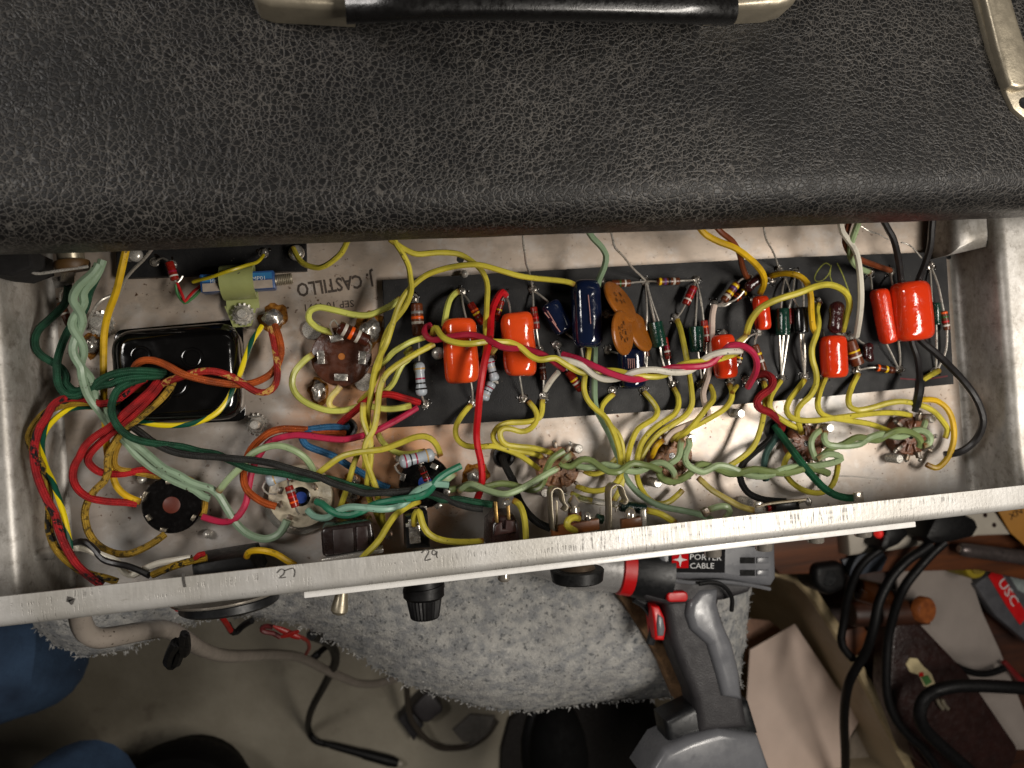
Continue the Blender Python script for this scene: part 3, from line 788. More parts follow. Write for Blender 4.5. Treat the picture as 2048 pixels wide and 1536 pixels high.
# ------------------------------------------------------------ circuit boards
BZ = 4.0
board = thing('circuit_board', P(1335, 690, 0.2), 'long black fibre circuit board across the chassis carrying most components', 'circuit board')
q = [P(x, y, BZ) for x, y in [(765, 560), (1000, 546), (1300, 529), (1600, 514), (1893, 503), (1908, 768), (1600, 798), (1300, 823), (1000, 843), (775, 856)]]
link('board_sheet', G().prism(q, 0.0036, 0.0002, 1), BOARD, parent=board, smooth=False)
sb = thing('terminal_board', P(420, 520, 0.2), 'small black fibre board half hidden under the cabinet edge', 'circuit board')
q = [P(x, y, BZ) for x, y in [(231, 440), (611, 432), (614, 541), (233, 557)]]
link('board_sheet', G().prism(q, 0.0036, 0.0002, 1), BOARD, parent=sb, smooth=False)
FLUXDK = plain('burnt_flux', (30, 22, 16), 0.12, 0, 0.6, 500, 0.0006, 900, 0.4)
def joint(x, y, r=9.0, parent=None, z=BZ, flux=True):
    c = P(x, y, z); s = S(c) * r
    g = G(); g.lathe(c, c + Vector((0, 0, s * .35)), [(0, s * 1.0), (.6, s * .98), (1, s * .8)], 14)
    for _ in range(2):
        d = Vector((rnd.uniform(-.4, .4), rnd.uniform(-.4, .4), 0)) * s
        g.ball(c + d + Vector((0, 0, s * .4)), s * rnd.uniform(.5, .75), s * rnd.uniform(.5, .75), s * rnd.uniform(.5, .9), 0.4)
    o = link('solder_joint', g, SOLDER, parent=parent or board)
    if flux:
        g = G()
        for _ in range(7):
            a = rnd.uniform(0, 6.28); d = Vector((math.cos(a), math.sin(a), 0)) * s * rnd.uniform(.7, 1.5)
            g.ball(c + d, s * rnd.uniform(.18, .45), s * rnd.uniform(.18, .45), s * rnd.uniform(.1, .25), 0.5, 1)
        link('flux_crust', g, FLUXDK, parent=o)
for x, y in [(923, 584), (1009, 590), (1065, 578), (850, 808), (945, 806), (1046, 797), (1087, 792), (1078, 698), (1113, 690), (1172, 783), (1224, 781), (1285, 778),
             (1344, 768), (1401, 769), (1290, 563), (1391, 560), (1351, 637), (1428, 609), (1447, 668), (1499, 557), (1508, 600), (1516, 664), (1459, 765), (1491, 760),
             (1526, 758), (1562, 756), (1608, 753), (1648, 753), (1558, 541), (1590, 546), (1636, 604), (1684, 668), (1737, 545), (1781, 543), (1860, 532), (1712, 742),
             (1797, 738), (1868, 744), (828, 596), (985, 715), (1202, 566), (1212, 628), (1216, 700), (1544, 558), (1700, 676)]:
    joint(x, y)
for x, y in [(260, 514), (310, 524), (527, 507), (344, 530)]: joint(x, y, 10, sb, flux=(x > 300))
bolt(592, 504, 16, 7, round_=True, z0=4.2, parent=sb, name='board_screw'); bolt(268, 508, 14, 7, round_=True, z0=4.2, parent=sb, name='board_screw')
bolt(877, 706, 13, 7, round_=True, z0=4.2, parent=board, name='board_screw'); bolt(930, 546, 9, 6, round_=True, parent=pan, name='rivet')
stroke([(1660, 531), (1652, 526), (1642, 533), (1632, 547), (1629, 558), (1634, 563), (1645, 561), (1656, 550), (1661, 538), (1662, 530)], BZ, 0.00055, CHALK, 'crayon_letter', board, 0.0001)
stroke([(1661, 540), (1660, 552), (1664, 564)], BZ, 0.0005, CHALK, 'crayon_letter', board, 0.0001)
stroke([(1674, 526), (1685, 549), (1698, 584)], BZ, 0.0006, CHALK, 'crayon_line', board, 0.0001)
stroke([(1800, 757), (1845, 759), (1895, 752)], BZ, 0.0007, plain('red_crayon', (92, 16, 26), .7), 'crayon_line', board, 0.0001)

# ------------------------------------------------------------ components
def leads(parent, specs, r=2.1, mat=None):
    for xy, zs in specs:
        link('lead', wtube(xy, zs, r, 6), mat or LEAD, parent=parent)
def p3(pt, z): return P(pt[0], pt[1], z)
ROUND = [(0, .45), (.012, .70), (.04, .86), (.09, .96), (.16, 1), (.84, 1), (.91, .96), (.96, .86), (.988, .70), (1, .45)]
def cap(label, mat, p0, p1, w, z, sy=.85, ls=(), name='film_capacitor', cat='capacitor', group=None, prof=ROUND, z1=None, dent=0.0, n=24):
    a, b = p3(p0, z), p3(p1, z if z1 is None else z1); s = S((a + b) / 2) * w / 2
    t = thing(name, Vector(((a.x + b.x) / 2, (a.y + b.y) / 2, min(a.z, b.z) - s * sy)), label, cat, group)
    k = 26; pr = []
    for i in range(k + 1):          # resample the profile so that long bodies bend light softly
        u = i / k; u = u * u * (3 - 2 * u) if prof is ROUND else u
        for (t0, r0), (t1, r1) in zip(prof, prof[1:]):
            if t0 <= u <= t1: pr.append((u, s * (r0 + (r1 - r0) * (u - t0) / (t1 - t0)))); break
    g = G()
    w_ = (b - a); g.lathe(a, b, pr, n, 1, sy)
    sd = Vector((p0[0], p0[1], 0)) * .1
    if dent:
        c = (a + b) / 2
        g.v = [c + (v - c) * (1 + dent * noise.noise((v - c) * 140 + sd)) for v in g.v]
    # squarish section
    ax = w_.normalized(); u_ = ax.cross(Vector((0, 0, 1))).normalized(); v_ = u_.cross(ax)
    nv = []
    for v in g.v:
        d = v - a; h = d.dot(ax); x, y = d.dot(u_) / s, d.dot(v_) / (s * sy); r = math.hypot(x, y)
        if r > 1e-6:
            m = max(abs(x), abs(y)) / r; kf = 1 + 0.10 * (1 - m) / 0.29
            nv.append(a + ax * h + (u_ * x * s + v_ * y * s * sy) * kf)
        else: nv.append(v)
    g.v = nv
    link('body', g, mat, parent=t)
    leads(t, ls); return t
GO = 'orange dipped capacitors on the board'
cap('large orange capacitor with red wire beside it, nearest the brown socket', ORANGE, (917, 636), (925, 767), 70, 12.5, .82, [('933,640 926,610 923,584', (12, 10, 5)), ('942,764 945,785 945,804', (10, 9, 5))], group=GO, dent=.05)
cap('large orange capacitor between the long red wire and the tilted navy one', ORANGE, (1032, 624), (1043, 753), 66, 12.5, .82, [('1021,628 1018,606 1011,590', (12, 10, 5)), ('1039,752 1043,776 1046,795', (10, 8, 5))], group=GO, dent=.05)
cap('smallest orange capacitor, under the arching yellow wire', RORANGE, (1520, 592), (1527, 660), 31, 9, .95, [('1512,598 1508,594 1507,600', (8, 7, 5))], group=GO)
cap('orange capacitor crossed by the pink, white and yellow twist', RORANGE, (1444, 669), (1453, 757), 46, 10.5, .9, [('1443,672 1445,664 1447,660', (10, 8, 5)), ('1457,755 1458,760 1459,764', (9, 7, 5))], group=GO)
cap('upright orange capacitor left of the brown and yellow banded resistor', RORANGE, (1665, 671), (1669, 756), 51, 11, .9, [('1648,676 1647,668 1645,658', (9, 8, 5)), ('1650,752 1648,750 1646,748', (8, 6, 5))], group=GO)
cap('slim lumpy red orange capacitor leaning against the fattest one', LUMPY, (1757, 577), (1780, 686), 36, 10, 1.0, [('1744,579 1742,560 1740,548', (9, 8, 5)), ('1771,684 1785,712 1796,736', (8, 7, 5))], group=GO, dent=.05)
cap('fattest orange capacitor, at the right end with four black wires', RORANGE, (1817, 563), (1829, 682), 77, 14, .8, [('1786,572 1783,560 1781,547', (11, 8, 5)), ('1797,682 1800,710 1800,735', (10, 8, 5))], group=GO, dent=.03)
CYL = [(0, .55), (.03, .86), (.09, 1), (.91, 1), (.97, .86), (1, .55)]
GN = 'navy capacitors on the board'
c = cap('tall glossy navy capacitor standing left of the ochre discs', NAVY, (1170, 560), (1176, 696), 60, 16, .95, [('1162,692 1168,730 1172,780', (15, 10, 5))], group=GN)
stroke([(1176, 590), (1179, 620), (1181, 648)], 22.5, 0.0003, REDINK, 'print_line', c, 0.0004)
c = cap('small navy capacitor lying tilted beside an orange capacitor', NAVY, (1097, 604), (1131, 664), 41, 9, .9, [('1097,604 1080,590 1066,580', (9, 8, 5)), ('1131,666 1145,676 1152,684', (8, 7, 5))], group=GN)
for i, (x0, y0, x1, y1) in enumerate([(1089, 625, 1098, 636), (1095, 622, 1112, 650), (1104, 642, 1120, 664)]):
    stroke([(x0, y0), ((x0 + x1) / 2, (y0 + y1) / 2), (x1, y1)], 13.2, 0.0004, REDINK, 'print_line', c, 0.0003)
c = cap('navy capacitor partly hidden under the ochre discs', NAVY, (1261, 696), (1265, 778), 54, 10, .85, [('1274,772 1282,774 1285,778', (8, 6, 5))], group=GN)
for i in range(4): stroke([(1256 + i * 4, 717), (1257 + i * 4, 737)], 15.4, 0.00035, REDINK, 'print_line', c, 0.0001)

def disc(label, c, z, u, v, ru, rv_px, tz, th=0.0022, group='ochre ceramic disc capacitors'):
    """round ceramic disc: u is the pixel direction of its long axis, tilt makes the other axis look short"""
    p = P(c[0], c[1], z); s = S(p) * ru
    U = (P(c[0] + u[0] * 10, c[1] + u[1] * 10, z) - p).normalized()
    W = U.cross(Vector((0, 0, 1))).normalized() * (1 if v > 0 else -1)
    k = min(.98, rv_px / ru); W = (W * k + Vector((0, 0, math.sqrt(1 - k * k))) * tz).normalized()
    Nn = U.cross(W); Nn = Nn if Nn.z > 0 else -Nn
    t = thing('disc_capacitor', p - Vector((0, 0, s * math.sqrt(1 - k * k))), label, 'capacitor', group)
    g = G().lathe(p - Nn * th / 2, p + Nn * th / 2, [(0, s * .86), (.12, s * .95), (.35, s), (.65, s), (.88, s * .95), (1, s * .86)], 36)
    link('body', g, DISC, parent=t)
    return t, p, U, W, Nn, s
t, p, U, W, Nn, s = disc('ochre disc capacitor tilted highest, touching the tall navy one', (1240, 604), 17, (.60, .80), 1, 48, 31, 1)
leads(t, [('1214,572 1208,568 1203,566', (10, 8, 5)), ('1255,640 1240,630 1216,630', (14, 9, 5))])
for ch, du, dv in [('O', -.30, .12), ('R', -.12, -.3), ('K', .1, .1), ('N', -.1, .38), ('V', .2, -.2)]:
    q = p + U * s * du + W * s * dv + Nn * .0013; text(ch, q, q + W * s * .18, s * .2, BLACKINK, t, 'printed_letter', up=-U)
t, p, U, W, Nn, s = disc('ochre disc capacitor behind the printed front one', (1279, 664), 12, (.45, .89), 1, 42, 30, 1)
leads(t, [('1290,700 1288,740 1285,776', (10, 8, 5))])
t, p, U, W, Nn, s = disc('front ochre disc capacitor printed with a ring of black letters', (1245, 666), 24, (.10, .99), 1, 45, 31, 1)
leads(t, [('1240,708 1228,704 1216,702', (10, 8, 5))])
Wx = W if (W.x > 0) else -W
for ch, x, y in [('O', 1238, 657), ('R', 1244, 650), ('N', 1231, 661), ('S', 1232, 674), ('T', 1239, 669), ('R', 1247, 671), ('P', 1235, 682), ('K', 1243, 687), ('V', 1249, 684), ('-', 1246, 662)]:
    du, dv = (y - 666) / 45, (x - 1245) / 24
    q = p + U * s * du * .95 + Wx * s * dv * .95 + Nn * .0013
    text(ch, q - Wx * s * .10, q + Wx * s * .10, s * .19, BLACKINK, t, 'printed_letter', up=(U * -1 if U.y < 0 else U))

def elco(label, mat, p0, p1, w, z, ls, group='green sleeved capacitors on the board', cat='capacitor'):
    prof = [(0, .80), (.02, .97), (.05, 1), (.10, 1), (.12, .93), (.15, .93), (.17, 1), (.95, 1), (.985, .97), (1, .80)]
    a, b = p3(p0, z), p3(p1, z); s = S(a) * w / 2
    t = thing('electrolytic_capacitor', Vector(((a.x + b.x) / 2, (a.y + b.y) / 2, a.z - s)), label, cat, group)
    link('sleeve', G().lathe(b, a, [(q, r * s) for q, r in prof], 20), mat, parent=t)
    g = G().lathe(a - (b - a) * .004, a, [(0, s * .72), (1, s * .72)], 16); link('end_disc', g, RUBBER, parent=t)
    leads(t, ls)
elco('green capacitor right of the ochre discs, below the horizontal resistors', CAPGREEN, (1310, 644), (1320, 694), 30, 10, [('1310,644 1300,600 1292,566', (10, 9, 5)), ('1320,694 1326,725 1343,766', (10, 8, 5))])
elco('green capacitor left of the twist crossed orange one', CAPGREEN, (1392, 653), (1395, 704), 30, 10, [('1391,653 1393,610 1394,580', (10, 8, 5)), ('1396,704 1400,735 1404,766', (10, 8, 5))])
elco('green capacitor right of the smallest orange one', CAPGREEN, (1564, 617), (1566, 671), 28, 9, [('1562,617 1565,580 1570,556', (9, 8, 5)), ('1559,671 1561,710 1563,752', (9, 8, 5)), ('1567,671 1564,715 1563,752', (9, 8, 5))])
elco('slim green capacitor at the right end past the fattest orange one', CAPGREEN, (1870, 606), (1873, 650), 19, 8, [('1864,604 1862,570 1860,540', (8, 7, 5)), ('1872,650 1873,690 1872,742', (8, 7, 5))])
elco('glossy black sleeved capacitor right of the green one under a yellow loop', CAPBLACK, (1599, 615), (1602, 666), 30, 9, [('1596,614 1580,580 1572,556', (9, 8, 5)), ('1607,614 1606,575 1598,553', (9, 8, 5)), ('1601,668 1604,710 1609,750', (9, 8, 5)), ('1607,668 1610,715 1609,750', (9, 8, 5))], group=None)

def mica(label, p0, p1, w, z, ls=(), g_='maroon dipped capacitors'):
    a, b = p3(p0, z), p3(p1, z + 1); s = S(a) * w / 2
    t = thing('dipped_capacitor', Vector(((a.x + b.x) / 2, (a.y + b.y) / 2, a.z - s)), label, 'capacitor', g_)
    pr = [(0, .3), (.05, .7), (.14, .95), (.3, 1), (.5, .9), (.7, 1.0), (.86, .95), (.95, .65), (1, .25)]
    g = G().lathe(a, b, [(q, r * s) for q, r in pr], 16, 1, .8); c = (a + b) / 2
    g.v = [c + (v - c) * (1 + .16 * noise.noise((v - c) * 260 + Vector((p0[0], 0, 0)))) for v in g.v]
    link('body', g, MICA, parent=t); leads(t, ls)
mica('glossy maroon dipped capacitor slanting beside the yellow banded resistor', (1490, 579), (1524, 553), 20, 10, [('1528,556 1536,556 1543,558', (10, 8, 5)), ('1488,582 1470,600 1430,612', (10, 9, 5))])
mica('upright maroon dipped capacitor above an orange capacitor', (1675, 604), (1669, 664), 30, 12, [('1672,664 1676,668 1684,668', (8, 6, 5))])
mica('crumpled maroon dipped capacitor right of the thick banded resistor', (1735, 686), (1737, 724), 22, 8, [('1733,690 1722,684 1712,676', (8, 7, 6))])

def res(label, mat, p0, p1, w, z, bands, ls, group='banded resistors on the board', z1=None, bone=False):
    a, b = p3(p0, z), p3(p1, z if z1 is None else z1); s = S((a + b) / 2) * w / 2; L = (b - a).length
    t = thing('resistor', Vector(((a.x + b.x) / 2, (a.y + b.y) / 2, min(a.z, b.z) - s)), label, 'resistor', group)
    if bone: pr = [(0, .35), (.02, .7), (.07, .98), (.14, 1.06), (.24, 1.02), (.30, .88), (.5, .86), (.70, .88), (.76, 1.02), (.86, 1.06), (.93, .98), (.98, .7), (1, .35)]
    else: pr = [(0, .84), (.025, .98), (.05, 1), (.95, 1), (.975, .98), (1, .84)]
    link('body', G().lathe(a, b, [(q, r * s) for q, r in pr], 18), mat, parent=t)
    def rad(u):
        for (t0, r0), (t1, r1) in zip(pr, pr[1:]):
            if t0 <= u <= t1: return r0 + (r1 - r0) * (u - t0) / (t1 - t0)
        return 1
    for u, c, bw in bands:
        h = bw / 2; q0, q1 = a + (b - a) * (u - h), a + (b - a) * (u + h); e = 0.00007
        link('colour_band', G().lathe(q0, q1, [(0, rad(u - h) * s + e * .2), (.08, rad(u - h) * s + e), (.92, rad(u + h) * s + e), (1, rad(u + h) * s + e * .2)], 18), BAND[c], parent=t)
    leads(t, ls)
def B(*a, w=.085): return [(u, c, w) for u, c in a]
res('large brown resistor with grey, orange and silver bands on the board', RBROWN, (833, 607), (837, 672), 24, 9, B((.28, 'grey'), (.44, 'orange'), (.60, 'silver')), [('834,608 835,596 829,594', (10, 9, 5)), ('837,672 838,690 838,722', (9, 8, 9))])
res('pale grey bone shaped resistor below the large brown one', RGREY, (837, 724), (844, 792), 22, 8, B((.2, 'gold'), (.49, 'wine'), (.63, 'black'), (.79, 'black'), w=.05), [('844,791 846,798 849,806', (8, 7, 5))], bone=True)
res('red brown resistor leaning right of the first orange capacitor', RRED, (940, 606), (966, 648), 15, 8, B((.35, 'orange'), (.5, 'yellow'), (.68, 'brown')), [('940,606 932,594 925,588', (8, 7, 5)), ('966,648 974,664 985,712', (8, 7, 5))])
res('small resistor with a yellow band left of the second orange capacitor', RRED, (1003, 602), (991, 642), 13, 8, B((.25, 'brown'), (.45, 'yellow'), (.68, 'orange')), [('1003,602 1006,597 1008,592', (8, 7, 5)), ('991,642 987,670 985,714', (8, 7, 5))])
res('dark red resistor on a long lead right of the second orange capacitor', RRED, (1067, 614), (1073, 658), 14, 8, B((.25, 'brown'), (.5, 'red'), (.72, 'grey')), [('1067,614 1066,596 1065,580', (8, 7, 5)), ('1073,658 1076,680 1079,697', (8, 7, 5))])
res('brown resistor with a grey band below the second orange capacitor side', RDARK, (1083, 722), (1087, 760), 14, 8, B((.35, 'grey'), (.6, 'brown')), [('1083,722 1081,708 1079,700', (8, 7, 5)), ('1087,760 1087,775 1087,790', (8, 7, 5))])
res('grey resistor between the two large orange capacitors', RGREY, (977, 716), (990, 762), 20, 8, B((.2, 'wine'), (.42, 'silver'), (.62, 'black'), w=.06), [('990,762 994,766 996,765', (8, 8, 8)), ('977,716 982,712 985,713', (8, 7, 5))], bone=True)
res('grey resistor slanting lower beside the long red wire', RGREY, (984, 764), (966, 800), 20, 7, B((.3, 'wine'), (.5, 'black'), (.72, 'silver'), w=.06), [('984,764 990,762 996,764', (8, 8, 8)), ('966,800 955,806 946,806', (7, 6, 5))], bone=True)
res('brown and yellow banded resistor beneath the pink and white wires', RRED, (1136, 742), (1163, 780), 17, 7, B((.45, 'yellow'), (.62, 'silver'), (.80, 'brown')), [('1136,742 1128,732 1113,692', (7, 7, 5)), ('1163,780 1168,782 1172,783', (7, 6, 5))])
res('brown resistor with green and white bands lying behind the highest ochre disc', RBROWN, (1222, 567), (1260, 566), 15, 9, B((.45, 'green'), (.72, 'white')), [('1222,567 1212,566 1204,566', (9, 8, 5)), ('1260,566 1275,564 1290,563', (9, 7, 5))])
res('level resistor with yellow and violet bands near the board rear edge', RBROWN, (1315, 563), (1358, 562), 15, 9, B((.1, 'yellow'), (.32, 'violet'), (.52, 'black'), (.74, 'silver'), w=.11), [('1315,563 1302,562 1291,563', (9, 7, 5)), ('1358,562 1375,561 1390,560', (9, 8, 5))])
res('red brown resistor slanting down left from the level one', RRED, (1388, 573), (1371, 609), 16, 9, B((.25, 'wine'), (.55, 'red'), (.74, 'white')), [('1388,573 1391,566 1392,562', (9, 7, 5)), ('1371,609 1362,625 1353,636', (9, 7, 5))])
res('upright red resistor tight against the second green capacitor', RRED, (1408, 641), (1413, 684), 14, 8, B((.3, 'orange'), (.7, 'silver')), [('1407,641 1402,600 1394,566', (8, 7, 5)), ('1413,684 1411,725 1405,766', (8, 7, 5))])
res('small red and white banded resistor under the first green capacitor', RRED, (1329, 675), (1337, 718), 12, 8, B((.45, 'wine'), (.65, 'white'), (.82, 'brown')), [('1329,675 1306,610 1293,566', (8, 7, 5)), ('1337,718 1340,740 1344,766', (8, 7, 5))])
res('stub of a brown resistor with a white end below the ochre discs', RBROWN, (1290, 692), (1294, 713), 12, 8, B((.2, 'white')), [('1294,713 1292,745 1287,776', (8, 7, 5)), ('1290,692 1294,630 1291,566', (8, 9, 5))])
res('brown resistor with two yellow bands slanting by the brown wire', RBROWN, (1474, 567), (1447, 602), 16, 10, B((.15, 'yellow'), (.30, 'violet'), (.55, 'yellow'), (.75, 'silver'), w=.12), [('1474,567 1484,558 1497,556', (10, 8, 6)), ('1447,602 1440,608 1430,610', (9, 7, 5))])
res('thin dark resistor with orange bands beside the maroon dipped capacitor', RDARK, (1490, 582), (1467, 600), 15, 7, B((.15, 'yellow'), (.6, 'orange'), (.82, 'orange'), w=.13), [('1467,600 1450,612 1430,611', (7, 7, 5)), ('1490,582 1496,576 1499,560', (7, 7, 5))])
res('reddish resistor leaning under the pink wire curl', RBROWN, (1509, 690), (1527, 742), 16, 8, B((.35, 'yellow'), (.62, 'white')), [('1509,690 1512,676 1516,666', (8, 7, 5)), ('1527,742 1529,748 1528,756', (8, 7, 5))])
res('dark resistor with a yellow band hidden behind the twist crossed capacitor', RDARK, (1484, 688), (1475, 728), 14, 7, B((.7, 'yellow'), (.88, 'silver')), [('1484,688 1500,672 1515,666', (7, 7, 5)), ('1475,728 1468,748 1460,763', (7, 7, 5))])
res('thick brown resistor with yellow and white bands right of an orange capacitor', RBROWN, (1698, 681), (1716, 730), 26, 9, B((.45, 'yellow'), (.66, 'white'), w=.07), [('1698,681 1692,673 1685,668', (9, 7, 5)), ('1716,730 1715,736 1713,741', (9, 7, 5))])
res('level brown resistor with a yellow band at the front right of the board', RDARK, (1752, 735), (1788, 741), 14, 8, B((.1, 'orange'), (.55, 'yellow'), (.8, 'brown'), w=.12), [('1752,735 1735,736 1714,741', (8, 7, 5)), ('1788,741 1793,740 1797,738', (8, 7, 5))])
res('upright resistor with green, red and white bands at the right board end', RBROWN, (1887, 622), (1894, 660), 13, 8, B((.1, 'orange'), (.32, 'green'), (.56, 'red'), (.76, 'white'), w=.1), [('1887,622 1876,570 1862,534', (8, 8, 5)), ('1894,660 1892,700 1876,738', (8, 7, 5))])
res('red cased resistor peeking out behind the third green capacitor', RRED, (1578, 617), (1580, 648), 11, 7, B((.5, 'wine')), [('1578,617 1586,580 1590,549', (7, 7, 5)), ('1580,648 1572,700 1564,752', (7, 7, 5))])
res('brown resistor hanging from the small black rear board', RRED, (338, 524), (350, 560), 17, 10, B((.55, 'wine'), (.78, 'white')), [('338,524 326,516 312,522', (10, 8, 5)), ('350,560 354,566 362,558 365,552', (9, 8, 8, 8))], group=None)
res('brown resistor under the dark green cloth wire on the far left', RBROWN, (121, 606), (140, 650), 17, 8, B((.5, 'silver')), [('121,606 120,588 128,575', (8, 10, 14)), ('140,650 143,660 150,668', (8, 6, 3))], group=None)
res('large brown resistor with an orange band soldered across the brown socket', RDARK, (677, 654), (737, 683), 27, 17, B((.20, 'silver'), (.42, 'orange'), (.64, 'silver'), w=.10), [('679,655 668,640 660,650 666,668', (17, 20, 20, 12)), ('735,681 743,690 739,705 732,706', (16, 18, 16, 10))], group=None, z1=15)
bo = res('large pale grey resistor lying on the black socket with blue centre', RGREY, (799, 925), (868, 908), 26, 19, B((.16, 'wine'), (.32, 'black'), (.48, 'wine'), (.78, 'gold'), w=.045), [('799,925 790,932 796,944 804,950', (19, 18, 16, 13)), ('868,908 874,910 877,915', (18, 17, 15))], group=None, z1=17, bone=True)
res('thin brown resistor bridging the black socket above its blue centre', RDARK, (843, 934), (855, 962), 14, 17, B((.4, 'red'), (.65, 'brown'), (.85, 'wine')), [('843,934 841,930 838,934', (17, 16, 12)), ('855,962 857,968 858,976', (16, 15, 12))], group=None)
res('pale grey resistor tucked under the dark cloth pair on the white socket', RGREY, (532, 962), (586, 944), 26, 14, B((.3, 'gold'), (.75, 'wine'), w=.05), [('532,962 525,975 535,987 552,988', (14, 15, 14, 11)), ('586,944 592,946 596,950', (13, 12, 10))], group=None, bone=True)
res('red brown resistor across the blue centre of the white socket', RRED, (577, 972), (591, 1014), 17, 17, B((.25, 'grey'), (.5, 'red'), (.75, 'orange')), [('577,972 576,966 578,962', (17, 15, 11)), ('591,1014 594,1022 598,1028', (16, 14, 10))], group=None)
res('red, yellow and white banded resistor behind the right part of the rail', RDARK, (1532, 1017), (1580, 1010), 13, 22, B((.1, 'red'), (.38, 'yellow'), (.58, 'white'), w=.13), [('1532,1017 1520,1018 1512,1018', (22, 22, 22)), ('1580,1010 1605,1004 1612,1000', (22, 24, 26))], group=None)

# trimmer in its nylon clamp
a, b = P(404, 570, 12), P(551, 561, 12); ax = (b - a) / 2; sd = Vector((-ax.y, ax.x, 0)).normalized() * S(a) * 18
tm = thing('trimmer_potentiometer', (a + b) / 2 - Vector((0, 0, .005)), 'blue and silver trimmer potentiometer held in a pale green nylon clamp', 'potentiometer')
link('case', G().box((a + b) / 2, ax, sd, Vector((0, 0, .0042)), 0.0005), plain('trimmer_blue', (44, 84, 140), .35), parent=tm)
zt = Vector((0, 0, .0044)); u = ax.normalized(); v = sd.normalized()
c = (a + b) / 2 + zt
def sheet(c, hx, hy, mat, name, parent, th=0.00012):
    return link(name, G().box(c, u * hx, v * hy, Vector((0, 0, th))), mat, parent=parent, smooth=False)
sheet(c - v * .0018, ax.length * .94, .0016, plain('trimmer_label', (186, 172, 158), .4, .2), 'lower_label', tm)
sheet(c + v * .0016, ax.length * .94, .0012, plain('trimmer_blue_label', (52, 120, 172), .4), 'upper_label', tm)
text('HBOT', P(421, 566, 16.6), P(446, 564, 16.6), .0015, WHITEINK, tm); text('MP01', P(505, 561, 16.6), P(530, 559, 16.6), .0015, WHITEINK, tm)
p0, p1 = P(551, 561, 12), P(585, 557, 12); s = S(p0) * 11
link('threaded_bush', G().lathe(p0, p1, [(0, s)] + [q for i in range(8) for q in ((.08 + i * .11, s * .95), (.12 + i * .11, s * 1.1))] + [(1, s * .9)], 14), NICKEL, parent=tm)
cl = thing('cable_clamp', P(480, 600, 0), 'pale green nylon clamp with a steel nut holding the trimmer', 'clamp')
a0, a1 = P(470, 545, 0), P(477, 588, 0); g = G()
wv = u * S(a0) * 31
mid = (a + b) / 2; mid = Vector((P(476, 562, 12).x, P(476, 562, 12).y, 0)); pts = []
for i in range(13):
    th = math.pi * (1 - i / 12)          # over the trimmer
    pts.append(mid + v * (-math.cos(th)) * -.0064 + Vector((0, 0, .007 + .0112 * math.sin(th))))
tail = P(484, 640, 3); pts = [mid + v * .0064 + Vector((0, 0, .0015))] + pts + [mid - v * .0072 + Vector((0, 0, .0035)), mid - v * .010 + Vector((0, 0, .0030)), tail + Vector((0, .006, 0)), tail - Vector((0, .0028, 0))]
V = []; Fs = []
for i, p in enumerate(pts):
    t_ = (pts[min(i + 1, len(pts) - 1)] - pts[max(i - 1, 0)]).normalized(); nn = u.cross(t_).normalized() * .0007
    ww = wv * (1 if i < len(pts) - 1 else .55); V += [p + ww + nn, p - ww + nn, p - ww - nn, p + ww - nn]
for i in range(len(pts) - 1):
    for j in range(4): Fs.append([4 * i + j, 4 * i + (j + 1) % 4, 4 * i + 4 + (j + 1) % 4, 4 * i + 4 + j])
Fs += [[0, 1, 2, 3][::-1], [4 * len(pts) - 4 + j for j in range(4)]]
b_ = bmesh.new(); vv = [b_.verts.new(p) for p in V]
for f in Fs: b_.faces.new([vv[i] for i in f])
bmesh.ops.recalc_face_normals(b_, faces=b_.faces)
link('strap', G().bm(b_), NYLON, parent=cl)
bolt(483, 627, 11, 9, 1.45, 1.9, z0=3.8, parent=cl)
text('-6', P(466, 553, 18.5), P(483, 553, 18.5), .0017, PENCIL, cl, 'moulded_number')

# ------------------------------------------------------------ sockets
def socket(label, c, r, mat, z, lugs, centre=None, lugmat=None, ring=0, group=None, lug=(6.5, 3.2, 5), name='valve_socket', rim=.94):
    p = P(c[0], c[1], z); s = S(p) * r; b = Vector((p.x, p.y, .0002))
    t = thing(name, b, label, 'valve socket', group)
    link('body', G().lathe(b, p, [(0, s * 1.0), (.8, s), (.95, s * .985), (1, s * rim)], 40), mat, parent=t)
    if ring: link('saddle', G().lathe(b, b + Vector((0, 0, .0012)), [(0, s * ring), (1, s * ring * .98)], 36), STEEL, parent=t)
    if centre:
        cr, cm, cz = centre
        link('centre_key', G().lathe(p - Vector((0, 0, .0003)), p + Vector((0, 0, cz)), [(0, s * cr), (.7, s * cr), (1, s * cr * .9)], 22), cm, parent=t)
    for a_, rr, h in lugs:
        a = math.radians(a_); d = Vector((math.cos(a), -math.sin(a), 0)); q = p + d * s * rr; k = s / r
        tn = Vector((-d.y, d.x, 0))
        link('lug', G().box(q + Vector((0, 0, h * .0005)), tn * lug[0] * k, d * lug[1] * k, Vector((0, 0, h * .0005)), .0002), lugmat or DULL, parent=t)
    return t, p, s
socket('brown phenolic socket with four bright lugs and an amber centre hole', (683, 713), 60, PHENOLIC, 7, [(-100, .62, 4), (180, .66, 3), (8, .68, 4), (95, .70, 3)], (.115, AMBER, .0002), SOLDER, lug=(13, 7, 5))
for x, y in [(624, 660), (728, 763)]:
    link('saddle_tab', G().lathe(P(x, y, .3), P(x, y, 1.6), [(0, .0042), (1, .0040)], 12), STEEL, parent=pan)
socket('round black bakelite socket with a dull red centre at the lower left', (343, 1010), 58, BAKELITE, 9, [(-150, .92, 2), (155, .82, 2), (110, .86, 2), (35, .86, 2), (-40, .80, 2), (-90, .80, 2), (200, .95, 3)], (.29, REDP, .0003), DULL, lug=(6, 3.4, 5))
